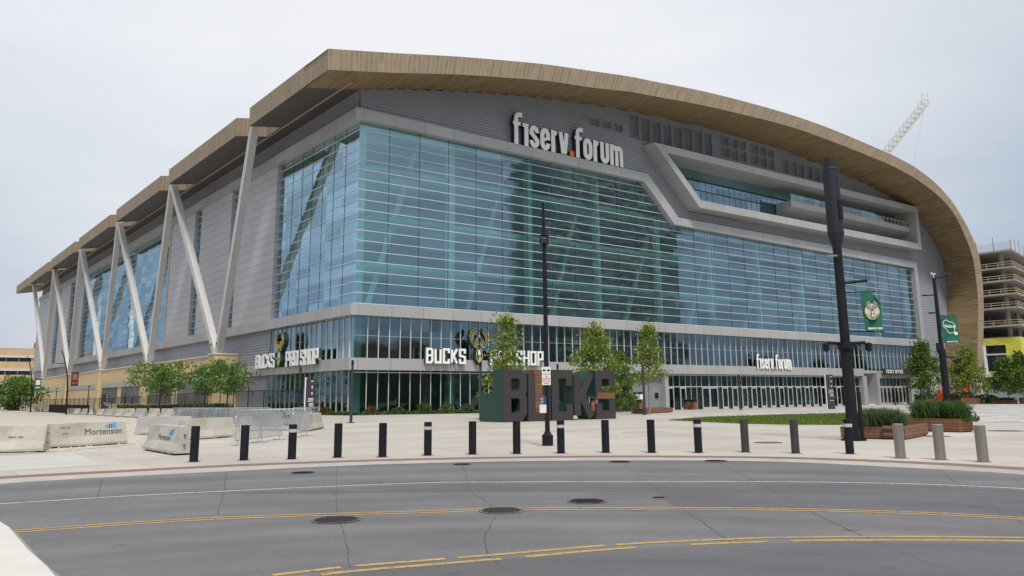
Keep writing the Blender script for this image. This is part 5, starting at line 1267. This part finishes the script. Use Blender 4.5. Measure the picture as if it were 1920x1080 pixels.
def txt(s_, size, par, x, z, m, sx=1.0, name='lettering', bold=0.0):
    c = bpy.data.curves.new('txt', 'FONT'); c.body = s_; c.size = size; c.offset = bold; c.resolution_u = 3
    o = bpy.data.objects.new('txt', c); COL.objects.link(o); dg = bpy.context.evaluated_depsgraph_get(); dg.update()
    me = bpy.data.meshes.new_from_object(o.evaluated_get(dg)); bpy.data.objects.remove(o, do_unlink=True); bpy.data.curves.remove(c)
    for v in me.vertices:
        zz = z + v.co.y; v.co = Vector((x + v.co.x * sx, .3 - jy(zz) - .009, zz))
    me.materials.clear(); me.materials.append(m); me.name = name
    r = bpy.data.objects.new(name, me); COL.objects.link(r); r.parent = par; return r
def logo(par, x, z, s, m=None):
    def r(x0, x1, z0, z1, m, nm, e=.006):
        b = MB(); b.add([(x + x0 * s, .3 - jy(z + z0 * s) - e, z + z0 * s), (x + x1 * s, .3 - jy(z + z0 * s) - e, z + z0 * s), (x + x1 * s, .3 - jy(z + z1 * s) - e, z + z1 * s), (x + x0 * s, .3 - jy(z + z1 * s) - e, z + z1 * s)], [(0, 1, 2, 3)]); b.build(nm, m, par, fixn=False)
    r(0, .95, .12, .72, M['blue'], 'logo_block'); r(1.0, 1.9, .05, .95, M['stencil'], 'logo_block'); r(1.95, 3.1, .10, 1.25, M['blue'], 'logo_block')
    r(1.3, 1.6, .15, .85, M['jersey'], 'logo_wedge', .009)
j, L_ = jersey(G(-75, 851.5), G(79, 848.5), 'pale concrete barrier cut by the left edge of the frame')
txt('3860 LBS', .085, j, L_ - 1.15, .42, M['stencil'], 1.5); 
j, L_ = jersey(G(97, 841.5), G(240, 832.5), 'concrete barrier with black company name and blue squares, standing on the gravel')
txt('Mortenson', .31, j, L_ * .42, .37, M['stencil'], 1.15); logo(j, L_ * .70, .58, .155); txt('3860 LBS', .08, j, .35, .63, M['stencil'], 1.3); txt('A374', .07, j, .42, .42, M['stencil'], 1.5)
j, L_ = jersey(G(266, 844), G(325, 854.5), 'nearest concrete barrier, set at an angle, with a smudged company name')
txt('Mortenson', .25, j, L_ * .38, .36, M['stencil'], 1.25, ); logo(j, L_ * .68, .52, .17)
jersey(G(251, 816), G(352, 815.5), 'plain grey concrete barrier lying behind the angled one', M['jersey2'])
jersey(G(346, 826), G(441, 819.5), 'mottled concrete barrier right of the grey one, behind the first bollard')
jersey(G(529, 796), G(574, 805), 'greenish concrete barrier behind the steel crowd fence')
jersey(G(583, 808.5), G(608, 803), 'short-looking concrete barrier at the right end of the crowd fences')
row = [(325, 355), (294, 320), (271, 293), (247, 269), (227, 247), (210, 228), (192, 210), (177, 192), (163, 176), (149, 161), (134, 147), (122, 135), (109, 121), (96, 108), (75, 90), (57, 69), (49, 56)]
nth = ['nearest', 'second', 'third', 'fourth', 'fifth', 'sixth', 'seventh', 'eighth', 'ninth', 'tenth', 'eleventh', 'twelfth', 'thirteenth', 'fourteenth', 'fifteenth', 'sixteenth', 'farthest']
rby = [786.5, 785, 784, 783.5, 782.5, 781.5, 780.5, 779, 778, 777.5, 777, 775.5, 774, 773.2, 772.4, 771.8, 771.6]
for i, (a, c) in enumerate(row):
    cc_ = G((a + c) / 2, rby[i]); vd_ = Vector((cc_.x, cc_.y, 0)); D_ = vd_.length; wm = (c - a) * D_ / FPX * .92; vd_.normalize(); Lb = 2.3 + .4 * (i > 13)
    an = math.asin(max(.12, min(.9, (wm - .42) / Lb))); dd_ = Matrix.Rotation(an, 3, 'Z') @ vd_ * Lb / 2
    j, L_ = jersey(cc_ + dd_, cc_ - dd_, 'pale concrete barrier, %s in the long row before the black fence' % nth[i] if i else 'pale concrete barrier at the near end of the long row before the black fence', M['jersey'] if i % 3 else M['jersey2'], 'long row of barriers')
    if i == 4 or i == 15: logo(j, L_ * .45, .45, .16)

# ------------------------------------------------------------------ crowd control fences
M['galv'] = pm('galvanised', (.40, .43, .45), .45, .4, .12, 8)
def crowd(loc, rz, lab, plate_=False, src=[None, None]):
    k = 1 if plate_ else 0
    if src[k] is not None: return dup(src[k], loc, rz, lab)
    t = thing('crowd_barrier', lab, 'crowd barrier', loc, rz, 'steel crowd control fences'); L_, h, r = 2.3, 1.1, .019
    b = MB(); b.path([(0, 0, .18), (0, 0, h - .12), (.04, 0, h - .04), (.12, 0, h), (L_ - .12, 0, h), (L_ - .04, 0, h - .04), (L_, 0, h - .12), (L_, 0, .18), (0, 0, .18)], [r] * 9, 6); b.build('frame', M['galv'], t)
    b = MB()
    for i in range(1, 19): x = L_ * i / 19; b.tube((x, 0, .18), (x, 0, h), .013, n=5)
    b.build('bars', M['galv'], t)
    for x in (.25, L_ - .25): b = MB(); b.tube((x, 0, 0.02), (x, 0, .2), .018, n=6); b.tube((x, -.3, .02), (x, .3, .02), .018, n=6); b.build('foot', M['galv'], t)
    if plate_: MB().box(L_ * .38, L_ * .62, -.03, -.02, .6, .8).build('name_plate', M['steel'], t)
    src[k] = t; return t
p0, p1, p2, p3 = G(440, 836), G(488, 829.5), G(548, 821), G(612, 811)
def along(a, c, lab):
    d = c - a; crowd(a, math.atan2(d.y, d.x), lab)
along(p0, p0 + (p1 - p0).normalized() * 2.3, 'front crowd fence, just right of the mottled barrier end')
along(G(486, 829.5), p2, 'front crowd fence ending behind the first banded bollard')
along(p2, p3, 'front crowd fence stretching right in front of the greenish barrier')
along(G(548, 799), G(587, 797), 'crowd fence behind the greenish barrier, beside the totem')
st_lab = 'steel crowd fence packed upright in the tight stack behind the barriers'
for k in range(9): crowd(G(357 + k * 6, 797 + .25 * k), TH + PI / 2 + .25 + rnd.uniform(-.03, .03), st_lab, True)
for k in range(7): crowd(G(414 + k * 5, 798.5 + .2 * k), TH + PI / 2 + .1 + rnd.uniform(-.04, .04), st_lab, True)
for k in range(8): crowd(G(444 + k * 9, 809 - .6 * k), TH - .72 + rnd.uniform(-.08, .08), 'steel crowd fence standing loosely among the others left of the greenish barrier', k % 2 == 0)
for k in range(4): crowd(G(356 + k * 27, 799), .05 + rnd.uniform(-.05, .05), 'steel crowd fence closing the front of the tight stack, %s from the left' % ordn[k], True)

# ------------------------------------------------------------------ black fence
t = thing('mesh_fence', 'long black mesh fence on thin posts between the gravel lot and the arena', 'fence', W(-13, 0, 0), TH)
M['mesh'] = bpy.data.materials.new('fence_mesh'); M['mesh'].use_nodes = True; n, l = nodes(M['mesh']); n.clear()
o_ = n.new('ShaderNodeOutputMaterial'); d_ = n.new('ShaderNodeBsdfDiffuse'); d_.inputs[0].default_value = (.02, .02, .024, 1); tr_ = n.new('ShaderNodeBsdfTransparent'); m_ = n.new('ShaderNodeMixShader'); m_.inputs[0].default_value = .30; l.new(tr_.outputs[0], m_.inputs[1]); l.new(d_.outputs[0], m_.inputs[2]); l.new(m_.outputs[0], o_.inputs[0])
va, vb_ = -17, 128; zf = lambda v: W(-13, v).z
k = 0; v = va
while v < vb_:
    ht = 2.75 if k % 6 == 3 else 2.35
    MB().tube((0, v, zf(v)), (0, v, zf(v) + ht), .04, n=6).build('fence_post', M['dark'], t); v += 3.6; k += 1
b = MB(); v = va
while v < vb_ - 3: b.quad((0.03, v, zf(v)), (.03, v + 3.6, zf(v + 3.6)), (.03, v + 3.6, zf(v + 3.6) + 2.3), (.03, v, zf(v) + 2.3)); v += 3.6
b.build('mesh_panel', M['mesh'], t, fixn=False)
b = MB(); v = va
while v < vb_ - 3: b.tube((0, v, zf(v) + 2.3), (0, v + 3.6, zf(v + 3.6) + 2.3), .03, n=5); v += 3.6
b.build('top_rail', M['dark'], t)
t = thing('slat_fence', 'dark dense fence screen at the far left end, before the round tree', 'fence', W(-13, 128, -.45), TH)
b = MB()
for k in range(26): b.box(-.04, .04, k * .8, k * .8 + .45, 0, 2.3)
b.build('screen', M['dark'], t); MB().box(-.05, .05, 0, 21, 2.3, 2.4).build('top_rail', M['dark'], t)
t = thing('equipment_wall', 'low black screen behind the far end of the barrier row', 'screen', W(-12.4, 62, -.4), TH); MB().box(0, .2, 0, 34, 0, 1.25).build('panel', M['dark'], t); MB().box(-.03, .23, 0, 34, 1.25, 1.32).build('cap_rail', M['dark'], t)
# hedge at the podium foot
b = MB()
for _ in range(5200):
    v = rnd.uniform(16, 66); leaf(b, Vector(W(-7 + rnd.uniform(-.7, .7), v)) + Vector((0, 0, rnd.random() * 1.3)), rnd.uniform(.2, .42))
tag(b.build('hedge', M['leafS'], fixn=False), 'low dark hedge at the foot of the stone podium', 'hedge', kind='stuff')

# ------------------------------------------------------------------ far buildings
M['tanb'] = pm('garage_concrete', (.52, .385, .22), .9, 0, .08, .3); M['pale'] = pm('garage_ledge', (.55, .55, .55), .8, 0, .05, 1); M['wind'] = pm('dark_window', (.035, .04, .05), .15, 0, .2, .5); M['redb'] = pm('red_brick', (.27, .10, .07), .9, 0, .1, 2)
t = thing('parking_garage', 'tan multi-storey building with pale ledges and dark window bands, far left', 'building', (-185, 300, -.6), TH)
for k in range(4):
    zt_ = 20.9 - 4.75 * k; MB().box(-70, 60, 0, 30, zt_ - 2.6, zt_).build('concrete_band', M['tanb'], t)
    MB().box(-70, 60, -.5, 0, zt_ - 3.3, zt_ - 2.55).build('ledge', M['pale'], t)
    b = MB(); b.box(-70, 60, .6, 29, zt_ - 4.75, zt_ - 2.6); b.build('window_band', M['wind'], t)
    b = MB()
    for i in range(33): x = -70 + 4 * i; b.box(x, x + (1.6 if i % 4 == 0 else .18), .3, .58, zt_ - 4.75, zt_ - 2.6)
    b.build('window_piers', M['pale'], t)
MB().box(-70, 60, 0, 30, 0, 1.9).build('base', M['tanb'], t)
MB().box(12.5, 24, 6, 16, 20.9, 24.0).build('penthouse', M['redb'], t)
b = MB(); b.box(-70, 60, -.08, .08, 20.9, 21.0); b.build('parapet_cap', M['pale'], t)

M['slabc'] = pm('raw_concrete', (.33, .31, .29), .9, 0, .12, .4); M['timber'] = pm('guard_timber', (.45, .33, .20), .8, 0, .1, 2); M['yel'] = pm('yellow_sheathing', (.58, .58, .07), .8, 0, .07, .5)
joints(M['yel'], 2.4, 1.2, .06, (.45, .42, .06), rot=(PI / 2, 0, -TH), offset=.5, strength=1.4)
cb = thing('building_under_construction', 'raw concrete frame of a building under construction above yellow sheathed lower floors', 'building', (122, 200, -.5))
dL = Vector((LD.x, LD.y)); dR = Vector((math.sin(R(41.4)), math.cos(R(41.4)))); 
c0 = Vector((0, 0)); c1 = dL * 46; c3 = dR * 55; c2 = c1 + c3
def ring(o): # outline grown by o
    m_ = (c0 + c1 + c2 + c3) / 4; return [tuple(p + (p - m_).normalized() * o) for p in (c0, c3, c2, c1)]
zs = [36.3, 32.1, 28.9, 25.6, 22.3, 18.0, 15.1]
fz = lambda x, y, d: (x, y, d)
for k, z in enumerate(zs):
    MB().prism(ring(1.5 if k < 6 else 0), fz, z - .38, z).build('floor_deck', M['slabc'], cb)
    if k < 6 and k > 0:
        b = MB()
        rg = ring(1.3)
        for a, c in ((rg[0], rg[1]), (rg[3], rg[0])):
            A, C_ = Vector(a), Vector(c); L_ = (C_ - A).length
            for zz in (.55, 1.1): b.beam((A.x, A.y, z + zz), (C_.x, C_.y, z + zz), .08, .14)
            for i in range(int(L_ / 2.6)): P_ = A.lerp(C_, i * 2.6 / L_); b.box(P_.x - .05, P_.x + .05, P_.y - .05, P_.y + .05, z, z + 1.15)
        b.build('guard_rail', M['timber'], cb)
for i in range(5):
    for j_ in range(5):
        P_ = c0 + dL * (2.5 + i * 9.5) + dR * (3 + j_ * 11)
        MB().box(P_.x - .4, P_.x + .4, P_.y - .4, P_.y + .4, 0, 36).build('concrete_column', M['slabc'], cb)
M['screen'] = bpy.data.materials.new('debris_net'); M['screen'].use_nodes = True; n, l = nodes(M['screen']); n.clear(); o_ = n.new('ShaderNodeOutputMaterial'); d_ = n.new('ShaderNodeBsdfDiffuse'); d_.inputs[0].default_value = (.45, .55, .62, 1); tr_ = n.new('ShaderNodeBsdfTransparent'); m_ = n.new('ShaderNodeMixShader'); m_.inputs[0].default_value = .5; l.new(tr_.outputs[0], m_.inputs[1]); l.new(d_.outputs[0], m_.inputs[2]); l.new(m_.outputs[0], o_.inputs[0])
rg = ring(1.5); b = MB()
for a, c in ((rg[0], rg[1]), (rg[3], rg[0])): b.quad((*a, 36.3), (*c, 36.3), (*c, 38.2), (*a, 38.2))
b.build('safety_net', M['screen'], cb, fixn=False)
b = MB()
for a, c in ((rg[0], rg[1]), (rg[3], rg[0])):
    A, C_ = Vector(a), Vector(c)
    for i in range(12): P_ = A.lerp(C_, i / 12); b.tube((P_.x, P_.y, 36.2), (P_.x, P_.y, 38.6 + (i % 3) * .5), .07, n=5)
b.build('scaffold_pole', M['rust'], cb)
# dark interior of the enclosed floors
Pi = (c0 + c2) / 2; MB().prism([tuple(Pi + (p - Pi) * .93) for p in (c0, c3, c2, c1)], fz, .3, 14.3).build('dark_interior', M['wind'], cb)
# dark core and stair
Pm = (c0 + c2) / 2; MB().box(Pm.x - 7, Pm.x + 7, Pm.y - 7, Pm.y + 7, 0, 35.8).build('lift_core', M['slabc'], cb)
# sheathed base with window openings
b = MB()
rg = ring(.3)
def wallp(A, C_, z0, z1, ops, m, nm):
    A, C_ = Vector(A), Vector(C_); L_ = (C_ - A).length; o = MB()
    def Pt(s, z): P_ = A.lerp(C_, s / L_); return (P_.x, P_.y, z)
    xs = sorted(set([0, L_] + [x for q in ops for x in q[:2]]))
    for x0, x1 in zip(xs, xs[1:]):
        hole = [q for q in ops if q[0] <= x0 and q[1] >= x1]
        zz = [(z0, z1)] if not hole else [(z0, hole[0][2]), (hole[0][3], z1)]
        for a, c in zz:
            if c > a: o.quad(Pt(x0, a), Pt(x1, a), Pt(x1, c), Pt(x0, c))
    return o.build(nm, m, cb, fixn=False)
wallp(rg[0], rg[3], 6.2, 14.9, [(3.5, 13.5, 6.9, 13.2), (15, 26, 6.9, 13.2), (28, 39, 6.9, 13.2)], M['yel'], 'sheathing')
wallp(rg[0], rg[1], 6.2, 14.9, [(4, 9, 6.9, 13.2), (12, 20, 6.9, 13.2)], M['yel'], 'sheathing')
wallp(rg[0], rg[1], 0, 6.2, [(6, 14, 0, 5)], M['yel'], 'sheathing')
b = MB(); A = Vector(rg[0]); D_ = (Vector(rg[3]) - A).normalized()
for s in (.2, 14.2, 27, 40): P_ = A + D_ * s; b.box(P_.x - .35, P_.x + .35, P_.y - .35, P_.y + .35, 0, 6.2); 
P_ = A + D_ * 8.6; b.box(P_.x - .35, P_.x + .35, P_.y - .35, P_.y + .35, 6.2, 13.2)
b.beam((A.x, A.y, 5.9), (A.x + D_.x * 45, A.y + D_.y * 45, 5.9), .5, .7); b.beam((A.x + D_.x * 3.5, A.y + D_.y * 3.5, 11.), (A.x + D_.x * 26, A.y + D_.y * 26, 11.), .3, .35)
b.build('white_frame', M['pale'], cb)
# site hoarding in front
M['hoard'] = pm('hoarding', (.16, .19, .20), .7, 0, .2, .3)
hp = G(1842, 755.5); hq = G(1990, 754.5); d = hq - hp
t = thing('site_hoarding', 'grey printed hoarding along the foot of the building under construction', 'hoarding', hp + Vector((4, 12, 0)), math.atan2(d.y, d.x))
MB().box(0, 60, 0, .1, .2, 2.6).build('screen', M['hoard'], t)
b = MB()
for i in range(21): b.tube((i * 3, -.05, 0), (i * 3, -.05, 2.7), .05, n=6)
b.build('hoarding_post', M['galv'], t)
# orange and red things by the arch foot
M['ored'] = pm('orange_red', (.75, .09, .02), .5, 0, .1, 1)
pq = G(1830, 757) + Vector((1.5, 6, 0))
t = thing('orange_tank', 'tall bright orange-red fabric flag behind the yellowish tree', 'flag', pq); MB().box(-.7, .8, -.1, .1, .3, 6.5).build('cloth', M['ored'], t); MB().tube((.9, 0, 0), (.9, 0, 6.8), .06).build('pole', M['dark'], t)
t['category'] = 'flag'; t.name = 'feather_flag'
pq = G(1806, 757.5) + Vector((0, 6, 0)); t = thing('ride_cart', 'low red cart half hidden behind the shrubs at the arch foot', 'cart', pq); MB().box(-1.4, 1.4, -.6, .6, .6, 1.9).box(-1.0, .6, -.5, .5, 1.9, 2.5).build('body', M['ored'], t)
for x in (-.9, .9): 
    q = MB(); q.tube((x, -.7, .4), (x, .7, .4), .4, n=14); q.build('wheel', M['dark'], t)

# crane
cr = thing('tower_crane', 'white lattice jib of a tower crane rising behind the roof', 'crane', (122.0, 260, -.6))
M['cranew'] = pm('crane_white', (.55, .55, .52), .5, 0, .05, 1)
def lattice(b, p, q, s, nb, r=.14, side=(1, 0, 0)):
    p, q = Vector(p), Vector(q); d = (q - p).normalized(); a = (Vector(side) - d * d.dot(Vector(side))).normalized(); c = d.cross(a)
    cs = [a * s / 2 + c * s / 2, a * -s / 2 + c * s / 2, a * -s / 2 - c * s / 2, a * s / 2 - c * s / 2]
    for o in cs: b.tube(p + o, q + o, r, n=5)
    for i in range(nb):
        P0, P1 = p.lerp(q, i / nb), p.lerp(q, (i + 1) / nb)
        for k in range(4): b.tube(P0 + cs[k], P1 + cs[(k + 1) % 4], r * .55, n=4); b.tube(P1 + cs[k], P1 + cs[(k + 1) % 4], r * .55, n=4)
hd = Vector((0, 0, 62)); tip = Vector((139.5 - 122.0, 3, 97.0))
r_ = ray(1735, 192); tt = (263) / r_.y; tipw = Vector((0, 0, CAMH)) + r_ * tt; tip = tipw - Vector((122.0, 260, -.6))
r_ = ray(1655, 293); tt = 260 / r_.y; lw_ = Vector((0, 0, CAMH)) + r_ * tt - Vector((122, 260, -.6)); dirj = (tip - lw_); base_ = lw_ - dirj * .55
b = MB(); lattice(b, base_, tip, 2.3, 18, .22, (1, 0, -.7)); b.build('jib', M['cranew'], cr)
b = MB(); lattice(b, (base_.x, base_.y, 0), (base_.x, base_.y, base_.z), 2.2, 24, .16); b.build('mast', M['cranew'], cr)
b = MB(); b.box(base_.x - 2, base_.x + 2, base_.y - 2, base_.y + 2, base_.z - 2.6, base_.z - .5); b.build('cab', M['cranew'], cr)
b = MB(); 
for o in (-.9, .9): b.tube(tip + Vector((o, 0, 0)), tip + Vector((o * 1.2, 0, 3.2)), .12, n=5)
b.tube(tip + Vector((-.9, 0, 2.6)), tip + Vector((1.1, 0, 2.6)), .1, n=5); b.build('jib_head', M['cranew'], cr)
b = MB(); b.tube(tip, tip.lerp(base_, .5) + Vector((4.5, 0, -13)), .045, n=4); b.build('hoist_cable', M['galv'], cr)

# ------------------------------------------------------------------ the city across the street, seen only mirrored in the glass
M['towerc'] = pm('tower_concrete', (.5, .52, .5), .85, 0, .12, .2); M['towerg'] = pm('tower_glass', (.10, .13, .14), .2, 0, .3, .3)
tw_ = thing('apartment_tower', 'dark high apartment tower with stacked balconies, mirrored in the big glass wall', 'building', W(138, -130, -.6), TH)
H_ = 86
MB().box(0, 62, -22, 0, 0, H_).build('body', M['towerg'], tw_)
b = MB()
for k in range(27): z = 5 + 3.05 * k; b.box(-.2, 62.2, 0, .3, z, z + .9)
for x in (0, 9, 18, 27, 36, 45, 54, 61.5): b.box(x, x + .8, 0.02, .5, 0, H_)
b.build('facade_grid', M['towerc'], tw_)
for c_ in (2, 20, 38, 47):
    b = MB()
    for k in range(26): z = 5.5 + 3.05 * k; b.box(c_, c_ + 6, .3, 2.1, z, z + .22); b.box(c_, c_ + 6, 2.0, 2.1, z + .22, z + 1.1)
    b.build('balconies', M['towerc'], tw_)
MB().box(20, 40, -18, -4, H_, H_ + 5).build('penthouse', M['towerc'], tw_)
def block_b(loc, rz, w_, d_, h_, lab, m, fl=3.4):
    t = thing('city_block', lab, 'building', loc, rz, 'buildings across the street')
    MB().box(0, w_, 0, d_, 0, h_).build('wall', m, t)
    b = MB(); z = 1.2
    while z < h_ - 1.5:
        x = 1
        while x < w_ - 2: b.box(x, x + 1.7, d_, d_ + .05, z, z + 1.8); b.box(x, x + 1.7, -.05, 0, z, z + 1.8); x += 3.1
        z += fl
    b.build('windows', M['towerg'], t); MB().box(-.2, w_ + .2, -.2, d_ + .2, h_, h_ + .6).build('cornice', M['pale'], t)
block_b(W(60, -150, -.6), TH, 30, 18, 17, 'mid-rise brick block across the street', M['redb'])
block_b(W(20, -155, -.6), TH, 32, 20, 24, 'grey mid-rise block across the street', M['towerc'])
block_b(W(-22, -150, -.6), TH, 34, 20, 13, 'low tan block across the street', M['tanb'])
block_b(W(100, -155, -.6), TH, 28, 18, 15, 'low dark block beside the high tower', M['towerc'])
for i, (u, v, w_, d_, h_) in enumerate([(-125, -20, 18, 34, 15), (-130, 22, 20, 40, 22), (-128, 70, 20, 36, 17), (-140, 115, 22, 50, 27), (-150, 175, 30, 60, 20)]):
    block_b(W(u, v, -.6), TH, w_, d_, h_, ['brick block facing the gravel lot, nearest', 'grey block facing the gravel lot, second', 'brick block facing the gravel lot, third', 'tall grey block facing the gravel lot', 'long tan block facing the gravel lot, farthest'][i], [M['redb'], M['towerc'], M['redb'], M['towerc'], M['tanb']][i])
